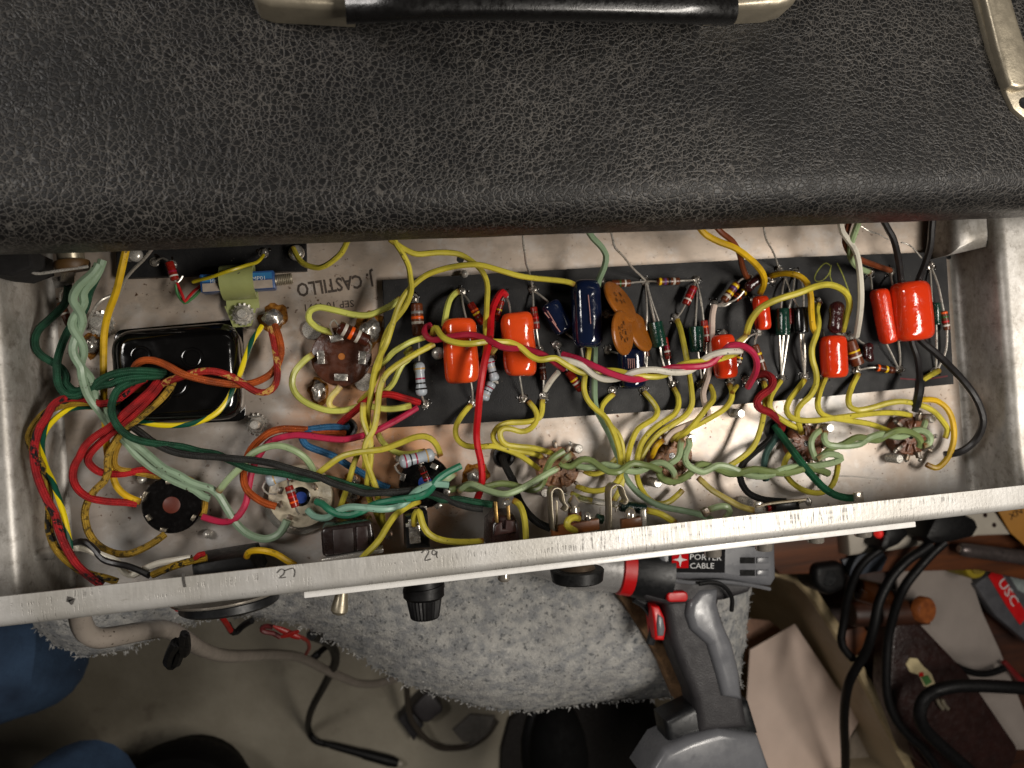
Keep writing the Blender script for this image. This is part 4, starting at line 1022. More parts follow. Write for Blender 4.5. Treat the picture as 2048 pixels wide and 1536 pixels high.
tt, pw, sw = socket('cream ceramic socket with a blue centre in a clear collar', (601, 993), 63, CERAMIC, 8, [(-155, .62, 4), (165, .64, 3), (120, .70, 3), (60, .72, 3), (15, .60, 3), (-30, .55, 4), (-75, .62, 3), (-105, .6, 4)], (.31, BAKELITE, .0004), DARKLUG, lug=(6, 4, 5))
q = P(602, 995, 8.9); link('blue_boss', G().lathe(q, q + Vector((0, 0, .0003)), [(0, sw * .19), (1, sw * .18)], 20), BLUEP, parent=tt)
q = P(598, 1000, 3); link('clear_collar', G().lathe(q - Vector((0, 0, .0025)), q, [(0, sw * 1.12), (.8, sw * 1.12), (1, sw * 1.06)], 36), CLEAR, parent=tt)
tt, pb, sb_ = socket('black socket under the teal pair with a blue centre and grey resistor', (850, 965), 52, BAKELITE, 9, [(-160, .9, 3), (150, .95, 3), (100, .95, 4), (65, .98, 4), (30, .9, 3), (-20, .9, 3), (-60, .72, 5), (-100, .85, 3)], (.26, BLUEP, .0005), SOLDER, lug=(7, 5, 5))
PHENO3 = plain('russet_phenolic', (128, 80, 54), 0.36, 0, 0.45, 500, 0.0004, 800)
def noval(label, c, r, rot, mat=PHENO2):
    z = 6.5; lugs = [(rot + 36 * i, 1.12 if i % 2 else .98, 2.5) for i in range(9)]
    t, p, s = socket(label, c, r, mat, z, lugs, (.16, BAKELITE, .0002), DARKLUG, lug=(3.6, 6.5, 3), group='small tan nine pin sockets along the front', rim=.9)
    g = G()
    for i in range(9):
        a = math.radians(rot + 36 * i); d = Vector((math.cos(a), -math.sin(a), 0)); q = p + d * s * .62
        g.box(q + Vector((0, 0, .0006)), d * s * .20, Vector((-d.y, d.x, 0)) * s * .07, Vector((0, 0, .0006)), .0003)
    link('pin_barriers', g, mat, parent=t)
    for i in range(9):
        a = math.radians(rot + 36 * i); d = Vector((math.cos(a), -math.sin(a), 0)); q = p + d * s * 1.24
        k = S(p) * 5.0; link('solder_tip', G().ball(q + Vector((0, 0, .0016)), k * .9, k * .9, k * .8, .4), SOLDER, parent=t)
noval('tan nine pin socket under the first green twist, by the first jack spring', (1118, 936), 43, 10); noval('tan nine pin socket caught in the looping thick green wires', (1344, 912), 44, 20)
noval('tan nine pin socket beside the black grommet and dark green wire', (1613, 887), 38, 15, PHENO3); noval('rightmost tan nine pin socket where the black wires end', (1822, 872), 40, 5, PHENO3)
blob(1840, 890, 12, 8, .4, 1, 0); 

# black power transformer bell
trf = thing('power_transformer', P(352, 745, 0), 'glossy black enamelled transformer cover with rounded corners and cloth wires', 'transformer')
def rr(c4, rad, seg=6):
    out = []; n = len(c4)
    for i in range(n):
        p = Vector(c4[i]); a = (Vector(c4[i - 1]) - p); b = (Vector(c4[(i + 1) % n]) - p); a.normalize(); b.normalize()
        for k in range(seg + 1):
            t = k / seg; out.append((p + a * rad) * (1 - t) ** 2 + p * 2 * t * (1 - t) + (p + b * rad) * t ** 2)
    return out
q = rr([P(226, 660, 2.2), P(486, 637, 2.2), P(492, 842, 2.2), P(240, 854, 2.2)], .004)
link('flange', G().prism(q, .002, .0006), ENAMEL, parent=trf)
q = rr([P(211, 661, 15), P(474, 640, 15), P(486, 838, 15), P(226, 852, 15)], .0090)
link('bell', G().prism(q, .0128, .0062, 7), ENAMEL, parent=trf)
for x, y, r, zz in [(385, 716, 21, 15.2), (282, 712, 20, 15.2), (352, 768, 26, 15.2)]:
    c = P(x, y, zz); s = S(c) * r; g = G(); n, m = 24, 8; V = []; Fs = []
    for i in range(n):
        a = 2 * math.pi * i / n; d = Vector((math.cos(a), math.sin(a), 0))
        for j in range(m):
            bb = 2 * math.pi * j / m; V.append(c + d * (s * .85 + s * .16 * math.cos(bb)) + Vector((0, 0, s * .12 * math.sin(bb))))
    for i in range(n):
        for j in range(m): Fs.append([i * m + j, ((i + 1) % n) * m + j, ((i + 1) % n) * m + (j + 1) % m, i * m + (j + 1) % m])
    link('eyelet_ring', G().add(V, Fs), ENAMEL, parent=trf)
# volume pot and its bracket at the rear left
pot = thing('potentiometer', P(145, 525, 15), 'metal can potentiometer on a bracket under the cabinet at far left', 'potentiometer')
a, b = P(136, 470, 30), P(143, 522, 30); s = S(b) * 25
link('can', G().lathe(a, b, [(0, s), (.96, s), (1, s * .94)], 24), NICKEL, parent=pot)
link('wafer', G().lathe(b + (b - a) * .02, b + (b - a) * .35, [(0, s * 1.3), (.3, s * 1.35), (.7, s * 1.3), (1, s * 1.2)], 24), plain('resin_wafer', (92, 66, 34), .5), parent=pot)
link('lug', G().box(P(125, 563, 24), Vector((.003, .0006, 0)), Vector((-.0005, .002, 0)), Vector((0, 0, .0008)), .0004), SOLDER, parent=pot)
link('lug', G().box(P(136, 553, 26), Vector((.0024, -.0004, 0)), Vector((.0004, .0022, 0)), Vector((0, 0, .0006)), .0003), DULL, parent=pot)
link('bracket', wtube('52,470 55,512 59,534 66,545 80,547 120,541 176,533', (34,), 3.2, 8), STEEL, parent=pot)

# ------------------------------------------------------------ wires
GY, GG, GC, GB = 'yellow hookup wires', 'green hookup wires', 'cloth covered wires', 'bare wires'
def Y(label, xy, zs, mat=None, r=5.8): return wire('yellow_wire', label, mat or YEL, xy, zs, r, GY)
Y('yellow wire dropping from the cabinet edge and twisting down past the stamped name', '786,470 791,485 797,495 806,509 817,532 821,557 823,576 819,595 810,614 799,629 787,643 776,660 768,680 763,701 759,724 751,757 740,783 727,796 718,806', (30, 30, 28, 24, 22, 20, 18, 16, 12, 7))
Y('yellow wire arching from the tall navy capacitor back to the board left end', '1150,570 1140,565 1118,561 1067,556 1036,551 1005,542 960,530 921,531 882,539 851,551 827,570 809,590 796,615 787,642 774,684 762,708 752,732 746,757 742,790 737,818 736,838 738,860 739,880 735,900 730,925 729,938', (18, 24, 30, 30, 28, 24, 22, 24, 20, 16, 14, 14))
Y('yellow wire running behind the arch with a scorched patch to the board', '779,478 793,488 812,500 835,508 874,505 913,507 937,518 959,536 970,553 975,573 974,604 973,625 971,655 972,686 969,712', (30, 28, 26, 24, 22, 18, 12, 8))
Y('yellow wire hanging in a shallow loop from the cabinet to the small rear board', '697,476 684,504 665,522 647,533 630,535 605,526 592,508 586,496', (30, 24, 16, 9))
wire('yellow_wire', 'long upright yellow wire left of the black transformer cover', YGOLD, '254,490 242,543 232,584 217,625 209,662 207,707 207,748 208,800 211,855 213,890 217,920 224,945 233,972 253,992 281,1004', (34, 30, 22, 18, 16, 14, 12, 12), 7.2, GY)
Y('pale yellow wire looping above the brown socket to its top lug', '664,666 650,661 636,656 622,645 617,634 621,621 634,615 646,615 677,622 707,629 735,630 760,622 785,609 801,596', (11, 14, 16, 16, 14, 14, 14), YPALE, 6.5)
Y('pale yellow wire curving from the left lug of the brown socket to the board', '626,708 612,718 597,733 587,748 584,768 590,785 603,799 626,812 656,821 687,821 708,816 730,811 769,818 800,816 822,811', (10, 10, 10, 9, 9, 12, 12, 10), YPALE, 6.5)
Y('short pale yellow wire from the bottom lug of the brown socket', '681,772 672,783 663,793 658,806 664,816 680,820', (9, 9, 8, 8), YCREAM, 6.3)
Y('yellow wire from the wine wire loop slanting down left across the board', '858,670 848,675 820,684 788,703 776,716 764,728 756,738', (12, 16, 17, 15, 12), YPALE)
Y('yellow wire crossing the board left end and joining the vertical bundle', '868,688 845,700 827,710 796,729 773,748 763,766 758,786 756,807 753,834 748,856 741,870 732,886 729,909 735,930 744,955 752,977 757,1000 763,1022 770,1060', (16, 18, 19, 20, 20, 20, 18, 14), YEL, 6.3)
Y('yellow green wire doubling back behind the vertical bundle', '824,697 812,706 820,716 806,727 796,745 788,763 778,776 766,783 752,790', (11, 13, 14, 12, 9), YPALE)
Y('yellow wire in the vertical bundle reaching toward the rail', '727,806 726,834 732,856 740,876 741,893 741,916 737,950 735,970 740,1000 752,1024 760,1044 770,1060 774,1072', (16, 18, 20, 20, 18, 12, 8, 8), YEL, 6.3)
Y('yellow wire sweeping level above the grey resistor to the black socket', '633,950 644,941 663,926 686,912 719,904 763,899 798,887 828,875 851,873 867,882 876,896 881,911', (14, 18, 20, 22, 22, 20, 17), None, 6.4)
Y('pale yellow wire dipping under the level one beside the grey resistor', '754,862 759,874 767,886 780,898 797,906 815,908 830,906 850,902', (10, 12, 14, 17), YPALE, 6.0)
Y('yellow wire falling behind the dark cloth pair beside the cream socket', '718,902 711,919 704,940 698,962 691,985 683,1008 676,1022', (15, 14, 12, 9, 7))
Y('yellow wire from the black socket past the switch to the rail', '838,1003 825,1008 809,1017 789,1032 773,1055 760,1077 746,1094 730,1110 715,1128', (18, 26, 32, 36, 38), None, 6.6)
Y('yellow wire bent over the fuse holder tag and running under the rail', '829,1050 829,1035 833,1024 839,1026 844,1045 854,1064 874,1077 904,1083 940,1084 965,1082', (34, 38, 38, 36, 33, 30), None, 6.8)
Y('yellow wire end curling at the round outlet by the rail', '493,1114 497,1105 510,1101 530,1102 552,1108 575,1122 590,1130', (30, 34, 36, 36, 34), YGOLD, 6.6)
Y('yellow wire curving left of the long red wire below the first orange capacitor', '942,810 934,818 923,832 913,850 911,866 916,880 931,891 956,894 985,892 1015,900 1042,912 1062,926 1078,938', (5, 9, 12, 14, 14, 12, 8))
Y('yellow wire in the outer S bend below the second orange capacitor', '1085,800 1084,822 1078,836 1060,843 1040,845 1015,846 996,854 986,870 990,884 1003,894 1030,900 1058,905 1084,913', (5, 8, 12, 14, 14, 12, 8))
Y('yellow wire in the inner S bend below the second orange capacitor', '1057,803 1068,816 1074,830 1071,846 1058,859 1042,863 1022,858 1008,857 1000,864 1002,878 1012,889 1036,893 1067,896 1104,906', (5, 9, 14, 17, 17, 14, 9))
Y('yellow wire snaking from the tall navy capacitor down past the tan socket', '1179,690 1174,730 1170,752 1168,777 1174,797 1188,815 1212,836 1228,868 1238,900 1242,930 1240,952 1230,968 1212,978 1191,982 1170,979 1152,971', (10, 10, 11, 14, 15, 14, 12, 10, 8))
Y('yellow wire bowing under the snaking one toward the first jack', '1227,788 1212,801 1202,818 1205,836 1220,851 1236,869 1244,892 1246,925 1246,955 1240,978 1230,998 1224,1006', (5, 8, 11, 12, 11, 11, 12))
Y('kinked yellow wire from below the ochre discs to the front', '1288,784 1306,804 1315,822 1309,836 1292,847 1275,859 1264,882 1256,912 1251,945', (5, 9, 12, 14, 12, 9))
Y('yellow wire from the joint under the white strand looping around the middle tan socket', '1347,776 1356,792 1357,812 1349,828 1335,838 1310,855 1289,877 1277,904 1273,940 1279,970 1294,994 1312,1007 1335,1005 1353,992 1365,980', (5, 9, 13, 15, 14, 12, 9, 7, 7))
Y('long yellow wire crossing the whole board beside the second green capacitor', '1354,640 1360,655 1366,680 1372,710 1378,745 1383,780 1384,808 1372,830 1345,849 1318,866 1299,886 1286,908 1278,925', (5, 11, 14, 12, 12, 13, 13, 11, 10))
Y('yellow wire bending sharply near the blush wire', '1419,771 1426,785 1426,800 1414,815 1396,838 1376,861 1351,881', (5, 10, 14, 15, 13, 9))
Y('yellow wire with a forked end below the twist crossed orange capacitor', '1458,768 1463,778 1464,792 1459,806 1446,820 1422,835 1392,851 1365,864 1340,882', (5, 9, 12, 13, 11, 9))
Y('short yellow tail forking off below the twist crossed orange capacitor', '1474,772 1469,778 1464,786', (6, 8, 9), None, 4.8)
Y('short yellow wire hooked onto the left of the middle tan socket', '1326,880 1318,887 1311,896 1306,908 1303,914', (11, 11, 10, 8), YGOLD)
wire('blush_wire', 'blush white wire running behind the twist crossed orange capacitor', BLUSH, '1429,611 1425,630 1424,655 1423,690 1420,725 1416,752 1410,772 1406,788 1409,806 1416,823 1414,836 1396,842 1368,853 1345,863 1334,877 1330,888', (6, 8, 7, 7, 10, 12, 11, 9), 6.4)
Y('yellow wire dropping past the dark red S curve toward the second twist', '1527,764 1531,782 1530,805 1527,830 1521,858 1510,888 1495,906 1474,922 1456,933', (5, 10, 13, 14, 12, 9))
Y('yellow wire beside the dark red S curve ending at the third tan socket', '1561,762 1549,779 1540,797 1540,815 1548,828 1562,838 1580,849 1600,858', (5, 10, 13, 13, 11, 9))
Y('yellow wire bowing left then running level toward the rightmost socket', '1609,760 1594,780 1579,800 1573,818 1579,832 1597,840 1630,841 1669,836 1710,831 1755,826 1796,826 1822,831', (5, 10, 13, 14, 13, 12, 12, 10))
Y('yellow wire winding from a pale joint through the board to the third tan socket', '1637,608 1633,622 1637,645 1633,668 1624,695 1625,720 1632,745 1632,768 1621,791 1603,808 1594,824 1597,845 1603,867', (6, 12, 14, 14, 14, 15, 15, 13, 9))
Y('amber end yellow wire looping beside the black sleeved capacitor', '1540,553 1552,549 1570,547 1596,551 1614,566 1621,590 1623,628 1626,655 1631,665', (6, 12, 17, 18, 16, 14, 12), YGOLD, 6.2)
Y('yellow wire arching over the board from the maroon capacitor to the pink curl', '1685,662 1692,636 1699,610 1694,589 1677,575 1653,569 1627,574 1599,585 1560,597 1536,607 1516,621 1500,644 1493,668', (7, 14, 20, 24, 24, 22, 18, 13), None, 6.6)
Y('pale yellow tail tucked behind the pink wire curl', '1491,672 1486,677 1478,684 1470,692', (12, 13, 13), YCREAM, 6)
Y('yellow wire from the upright orange capacitor slanting to the rightmost socket', '1651,755 1641,779 1635,806 1640,824 1656,834 1690,840 1735,847 1765,857 1786,866', (5, 10, 13, 13, 11, 9))
Y('yellow wire looping from the thick resistor up over to the far right socket', '1716,748 1705,770 1697,795 1700,813 1716,820 1745,815 1776,806 1806,803 1837,809 1866,822 1887,845 1895,860 1890,876', (5, 10, 14, 15, 15, 14, 12, 9))
Y('outermost yellow wire hooping round the rightmost socket', '1830,800 1850,799 1872,801 1892,815 1904,838 1908,870 1903,898 1892,920 1876,935 1864,934 1853,929', (12, 13, 13, 12, 10, 8), YGOLD)
Y('short yellow stub at the right front corner of the board', '1842,762 1858,752 1878,741', (6, 7, 6))
Y('yellow hoop hanging under the third tan socket', '1582,904 1572,918 1568,938 1580,961 1607,980 1637,986 1660,976 1672,952 1676,926', (8, 9, 9, 9, 9, 8))
Y('straight yellow wire from the middle tan socket down to the resistor at the rail', '1396,955 1410,968 1425,981 1458,1000 1482,1013 1510,1021', (8, 12, 18, 22), YCREAM, 6.2)
Y('yellow wire curving beside the brown switch into the rail', '1027,1001 1038,1008 1046,1025 1050,1046 1052,1075 1052,1095', (30, 34, 36, 36), None, 6.6)
Y('short yellow hook on the first jack', '1157,1037 1147,1035 1137,1040 1134,1050 1141,1057 1152,1062', (34, 38, 38, 34), None, 7)
Y('yellow wire end beside the dark green resistor of the second jack', '1293,1021 1308,1024 1325,1030 1350,1045', (30, 33, 32), YEL, 6.6)
Y('short yellow wire at the right of the first tan socket joining the vertical pair', '1168,941 1180,947 1195,947 1212,939 1227,924 1236,914', (8, 9, 9, 10))
Y('yellow wire passing from the cabinet beside the brown one with a burnt mark', '1396,450 1410,468 1437,483 1464,493 1487,507 1511,528 1526,549 1528,568 1520,587', (30, 28, 26, 22, 16, 9), YGOLD, 6.8)
Y('yellow wire bending down behind the first large orange capacitor', '915,583 905,591 898,603 893,622 890,640 888,652', (6, 11, 14, 12), YPALE, 6.4)
Y('yellow wire emerging behind the second large orange capacitor to the twist', '984,706 992,694 1002,685', (10, 16, 22), YCREAM, 6)
w = wire('clear_sleeve', 'clear plastic sleeve lying between the two jack springs', CLEAR, '1156,996 1180,1001 1218,1007 1236,1009', (12, 14, 16), 6.5, None, 'sleeving')
w = Y('yellow wire end feeding the clear sleeve', '1143,986 1152,991 1165,996 1185,1001', (8, 12, 14), YPALE, 5)

# three colour twist
tw = thing('twisted_wires', P(1180, 730, 20), 'pink, white and yellow wires twisted together across the orange capacitors', 'wire')
def strand(label, mat, xy, zs, r, parent, name='strand'):
    o = wire(name, label, mat, xy, zs, r, parent=parent); return o
strand('yellow strand', YEL, '866,668 868,658 873,656 880,668 893,679 918,686 945,687 965,684 985,683 1005,684 1021,685 1042,695 1060,711 1077,719 1092,718 1110,716 1130,728 1159,744 1185,745 1215,741 1235,742 1258,747 1289,752 1315,753 1336,747 1352,735 1370,727 1399,723 1430,720 1456,713 1474,706', (17, 24, 27, 26, 25, 27, 28, 25, 22, 22, 25, 25, 22, 24, 25, 22), 6.3, tw)
strand('wine strand', MAROON, '861,650 852,655 849,664 854,674 866,680 884,677 906,672 937,669 958,673 980,682 1001,693 1021,697 1040,696 1056,699 1087,710 1108,724 1127,738', (14, 18, 22, 24, 24, 27, 28, 25, 25, 26, 20), 6.6, tw)
strand('pink strand', PINK, '1126,709 1140,713 1159,719 1190,733 1219,746 1250,756 1274,759 1300,752 1320,742 1340,736 1367,734 1395,733 1419,728 1440,710 1450,700 1461,691 1480,690 1499,699 1511,714 1514,731 1510,748 1502,763 1496,774', (16, 24, 29, 30, 27, 22, 22, 26, 26, 25, 28, 30, 26, 14), 6.8, tw)
strand('white strand', WHITE, '1112,718 1130,720 1149,725 1169,734 1185,748 1202,757 1222,759 1242,755 1265,745 1289,740 1313,740 1336,744 1360,745 1380,741 1398,728 1415,714 1432,707 1453,703 1482,702', (20, 25, 26, 23, 22, 26, 29, 29, 26, 22, 26, 30, 26), 6.6, tw)
wire('white_wire', 'short white wire between the second orange capacitor and the twist', WHITE, '1117,744 1109,753 1100,765 1090,781', (14, 10, 6), 5.6, None)
wire('red_wire', 'long straight red wire running from the board down across the chassis', REDV, '1012,592 1004,584 994,597 988,610 983,625 981,655 979,682 973,707 967,735 963,760 959,791 956,828 953,865 955,892 962,925 964,955 961,980 953,1000', (6, 10, 14, 20, 28, 30, 30, 28, 24, 20, 18, 16, 14, 10), 7.2, None)
wire('pink_wire', 'long pink wire from a board joint round to the black socket at lower left', PINK, '834,815 815,827 788,843 765,855 740,867 715,874 690,879 656,877 620,872 590,870 554,877 535,887 520,908 510,925 503,945 498,970 492,1005 478,1030 463,1041 445,1044 425,1040 404,1033', (6, 10, 12, 12, 12, 11, 10, 10, 10, 10), 6.8, None)
wire('red_cloth_wire', 'red cloth wire from the rubber grommet to the board front left joint', CRED, '679,850 690,838 702,829 718,815 737,800 760,790 781,789 804,795 838,805', (3, 12, 15, 14, 11, 6), 7, GC)
wire('orange_cloth_wire', 'orange cloth wire from the grommet looping left to the cream socket', CORANGE, '690,866 672,864 646,863 605,859 564,858 540,865 524,876 509,890 497,908 488,936 487,960 493,978 505,991 527,1005 552,1013', (3, 9, 12, 13, 13, 12, 12), 7.2, GC)
wire('blue_cloth_wire', 'blue cloth wire from the grommet slanting right under the yellow bundle', CBLUE, '697,853 680,854 660,854 632,857 612,861 604,871 607,883 617,893 646,904 671,914 697,931 728,949 753,966 779,976', (3, 8, 10, 10, 9, 8, 8, 8), 7, GC)

# mint pair on the left
mp = thing('twisted_wires', P(190, 780, 10), 'pair of mint green wires twisted down the left and across to the cream socket', 'wire')
strand(None, GRNM, '197,528 190,540 178,553 160,568 149,585 146,600 152,612 161,626 165,642 160,658 152,675 146,692 147,708 154,722 162,735 164,752 170,775 176,790 186,806 199,822 215,845 235,868 252,884 272,908 297,930 320,945 345,960 370,971 390,980 406,992 420,997', (32, 32, 30, 26, 26, 24, 20, 16, 14, 12, 10, 10, 10), 8.6, mp)
strand(None, GRNM, '205,520 198,540 186,560 171,577 166,590 168,604 162,618 150,632 144,648 149,662 158,676 166,692 167,708 162,722 163,735 178,752 186,775 190,790 196,804 207,822 228,850 248,868 262,882 287,902 310,922 330,938 357,950 380,964 402,972 420,977 437,990 453,1016 468,1041 483,1058 500,1070 528,1078 552,1072 566,1058 574,1040', (30, 30, 28, 28, 24, 22, 18, 16, 16, 14, 14, 14, 12, 10, 8, 8, 9), 8.6, mp)
wire('pale_green_wire', 'pale green wire arching from the mint pair over the cream socket', GRNP, '437,983 447,970 457,958 470,945 482,934 495,918 505,907 527,896 554,891 580,897 605,911 620,928 628,945 632,958', (14, 16, 18, 20, 20, 18, 12), 7, GG)

# dark green cloth pair and its branches
dg = thing('twisted_wires', P(300, 760, 20), 'dark green and charcoal cloth wires twisted from the transformer to the brown switch', 'wire')
strand('dark green strand', CGREEN, '290,757 276,760 255,768 238,777 228,792 223,812 225,832 234,850 248,865 265,876 292,884 327,889 366,894 400,903 431,908 468,924 503,938 544,944 580,950 615,958 646,956 675,962 697,970 725,976 749,982 790,987 825,986 862,990 885,1000 915,998 945,1003 985,1009', (18, 24, 26, 22, 18, 17, 18, 20, 22, 22, 22, 22, 22, 22, 24), 7.4, dg)
strand('charcoal strand', CBLACK, '236,800 233,814 244,835 264,853 286,869 309,886 345,903 386,911 434,914 475,918 503,920 544,927 585,939 636,953 665,966 697,976 730,986 760,985 798,983 833,980 862,985 890,996 915,1008 945,1016 966,1018', (14, 18, 20, 22, 24, 25, 26, 25, 24, 22, 24), 7.4, dg)
gg = thing('twisted_wires', P(180, 770, 12), 'dark green cloth pair leaving the transformer and climbing the left wall', 'wire')
strand(None, CGREEN, '330,746 312,744 287,742 262,742 240,745 222,750 205,758 190,770 172,784 152,792 133,789 121,778 115,762 114,745 114,727 121,698 134,666 150,642 166,624 173,608 179,584 193,553 196,540', (16, 22, 24, 22, 20, 18, 18, 16, 14, 14, 16, 22, 28), 7.8, gg)
strand(None, CGREEN, '336,751 312,752 287,753 262,755 240,760 222,768 205,770 188,776 170,780 152,782 140,776 132,766 133,755 129,745 122,736 108,726 90,716 76,704 70,690 71,672 80,656 92,645 119,620 132,602 135,585 136,570', (14, 20, 22, 22, 20, 18, 16, 14, 14, 14, 14, 16, 20, 24), 7.8, gg)

# cloth wires out of the transformer
wire('orange_cloth_wire', 'orange cloth wire from the transformer eyelet to the solder blob by the clamp', CORANGE, '268,738 273,729 284,722 300,720 318,724 340,734 366,748 405,759 444,766 483,769 512,764 540,749 556,728 562,705 561,688 556,668 549,650', (15, 20, 24, 26, 26, 24, 18, 14, 12, 8), 7.4, GC)
wire('speckled_cloth_wire', 'red and yellow speckled cloth wire twisted with the orange one to the blob', CRY, '314,775 328,766 345,759 376,749 405,743 434,744 464,754 489,769 512,783 534,784 549,772 555,750 553,718 548,685 541,655', (15, 20, 26, 28, 26, 24, 20, 16, 12, 8), 7.2, GC)
earth = wire('earth_wire', 'green and yellow striped earth wire circling the transformer front', EARTH, '524,652 515,665 505,680 496,702 488,724 480,747 468,774 454,802 434,825 405,841 366,850 317,850 278,842 240,830 212,820 195,815 164,814 135,820 110,838 92,860 84,886 86,915 95,942 104,960 117,996 129,1035 137,1075 141,1098', (6, 12, 16, 20, 21, 20, 16, 12, 12, 14, 18, 22, 26, 28, 28), 5.6, GC)
wire('red_cloth_wire', 'red cloth wire bowing wide to the left lug of the black socket', CRED, '318,757 304,777 280,800 250,826 222,852 190,873 170,892 160,912 149,932 146,957 157,980 180,996 215,1003 250,1005 274,1008', (15, 24, 24, 22, 22, 20, 18, 16, 14, 12), 7.6, GC)
wire('red_cloth_wire', 'red cloth wire paired with the wide one then passing under the mint wires', CRED, '326,761 312,782 292,804 268,828 232,858 204,882 184,902 176,916 179,928 195,942 220,948 250,947 285,940 310,943 330,950', (15, 22, 22, 20, 20, 18, 15, 12, 10, 8), 7.6, GC)
wire('gold_cloth_wire', 'mottled gold cloth wire hooping under the black socket', CGOLDS, '346,764 340,776 325,795 300,818 270,842 248,856 236,874 222,898 215,922 216,944 208,963 192,978 178,998 170,1022 172,1048 180,1070 196,1090 224,1105 256,1108 288,1096 312,1082 330,1068', (15, 20, 20, 18, 16, 16, 15, 14, 14, 16, 14, 10), 7.3, GC)
wire('gold_cloth_wire', 'plain gold cloth wire passing behind the black socket to its right side', CGOLD, '263,848 252,862 240,880 230,904 228,928 240,940 270,944 300,950 340,955 375,958 396,975 409,1000 408,1022 404,1034', (12, 13, 13, 12, 10, 8, 6, 5, 5, 8), 7, GC)
wire('red_black_cloth_wire', 'red and black flecked cloth wire running down the left wall to the rail', CREDK, '292,758 276,768 255,784 232,800 205,808 174,799 150,796 123,799 105,812 92,836 78,858 70,885 68,914 73,945 83,975 97,1005 110,1030 118,1060 134,1098 155,1131 186,1158 205,1170', (15, 22, 20, 16, 22, 26, 28, 28, 28, 30, 32, 32, 30), 7.8, GC)
wire('yellow_black_cloth_wire', 'yellow and black cloth wire wound down the left wall with the red one', CYB, '290,776 266,780 246,790 228,806 196,805 154,806 123,811 90,826 69,849 58,874 64,896 77,920 89,948 97,986 99,1027 98,1055 106,1085 122,1109 148,1132 175,1147 215,1157 235,1164', (14, 18, 16, 14, 18, 22, 24, 22, 24, 28, 30, 30, 28), 7.6, GC)
wire('white_wire', 'white wire looping at the front left corner behind the rail', WHITE, '150,1096 163,1096 178,1100 207,1112 232,1122 240,1134 252,1146 266,1150 283,1141 317,1127 350,1121 383,1116', (22, 26, 26, 20, 24, 28, 30), 7, None)
wire('black_wire', 'black wire crossing the white one at the front left corner', BLACKV, '142,1104 143,1092 153,1085 171,1084 188,1098 207,1119 230,1127 255,1132 281,1142 300,1152', (20, 24, 26, 28, 28, 26), 6.8, None)
wire('yellow_black_cloth_wire', 'short yellow and black cloth wire ending at the outlet by the rail', CYB, '305,1150 330,1139 354,1130 390,1120 414,1115', (28, 30, 31, 31), 7.4, GC)
wire('red_cloth_wire', 'frayed red cloth wire end at the outlet by the rail', CRED, '390,1119 398,1110 408,1108', (31, 33, 32), 5.5, GC)

# teal pair
tp = thing('twisted_wires', P(780, 1010, 20), 'teal and aqua wires twisted between the cream socket and the black socket', 'wire')
strand('teal strand', TEAL, '633,1003 645,1008 658,1019 679,1029 702,1030 724,1022 749,1009 781,1002 816,997 845,991 860,980 868,968 876,958 888,949 904,940 921,932', (14, 20, 22, 24, 22, 24, 27, 28, 30, 28, 26), 7.4, tp)
strand('aqua strand', AQUA, '615,1020 628,1032 645,1036 660,1033 675,1022 698,1014 728,1015 763,1018 795,1014 815,1001 830,985 847,975 869,968 897,970', (12, 16, 20, 24, 27, 27, 24, 26, 30, 30), 7.2, tp)
wire('pale_green_wire', 'short cut pale green wire beside the teal pair end', GRNP, '882,968 893,960 903,952 911,945', (18, 20, 20), 6.4, GG)

# green heater twists
h1 = thing('twisted_wires', P(1010, 975, 12), 'green twisted pair between the black socket and the first tan socket', 'wire')
strand(None, GRNP, '918,982 931,970 944,968 958,973 974,980 1005,988 1026,984 1052,972 1081,955 1100,944 1117,936', (12, 16, 20, 22, 20, 18, 16), 6.8, h1)
strand(None, GRNO, '900,980 920,976 944,978 974,973 1005,967 1036,973 1060,980 1078,975 1088,960 1094,938 1105,917 1128,902', (10, 12, 14, 16, 18, 14, 14, 18, 18), 6.8, h1)
wire('green_wire', 'short cut green wire poking up from the first tan socket', GRNP, '1126,922 1135,914 1144,906', (16, 18, 18), 6.6, GG)
h2 = thing('twisted_wires', P(1230, 935, 12), 'green twisted pair between the first and the middle tan sockets', 'wire')
strand(None, GRNO, '1119,926 1128,931 1143,932 1156,922 1170,918 1185,922 1200,933 1218,943 1238,943 1255,931 1268,926 1285,929 1306,934 1323,943', (12, 14, 16, 18, 20, 18, 18, 20), 6.8, h2)
strand(None, GRNP, '1140,920 1152,930 1170,935 1190,933 1210,929 1230,933 1250,940 1272,943 1290,938 1304,929 1320,925 1336,931 1348,945 1350,958', (12, 14, 14, 18, 18, 16, 20, 20), 6.8, h2)
h3 = thing('twisted_wires', P(1500, 940, 12), 'green twisted pair between the middle and the third tan sockets', 'wire')
strand(None, GRNP, '1377,876 1379,890 1372,905 1370,918 1376,930 1388,938 1405,944 1420,938 1433,931 1450,932 1468,938 1488,947 1515,953 1540,950 1560,940 1580,935 1605,933 1635,931 1663,926 1682,918 1675,911 1656,908 1634,918', (16, 17, 16, 14, 14, 18, 18, 16, 20, 20, 18), 6.8, h3)
strand(None, GRNO, '1318,945 1325,957 1340,963 1358,960 1372,953 1384,943 1398,930 1412,930 1437,938 1460,947 1484,945 1509,939 1535,943 1570,946 1595,941 1612,937 1635,939 1657,947', (14, 14, 13, 13, 14, 18, 18, 18, 16), 7.6, h3)
wire('green_wire', 'green wire hook rising from the twist over the middle tan socket', GRNP, '1330,934 1342,926 1355,917 1360,904 1361,890 1364,881', (14, 17, 17, 14), 6.6, GG)
wire('green_wire', 'green wire loop standing on the left of the third tan socket', GRNP, '1640,861 1628,871 1622,886 1625,903 1633,920', (14, 18, 18, 16), 6.2, GG)
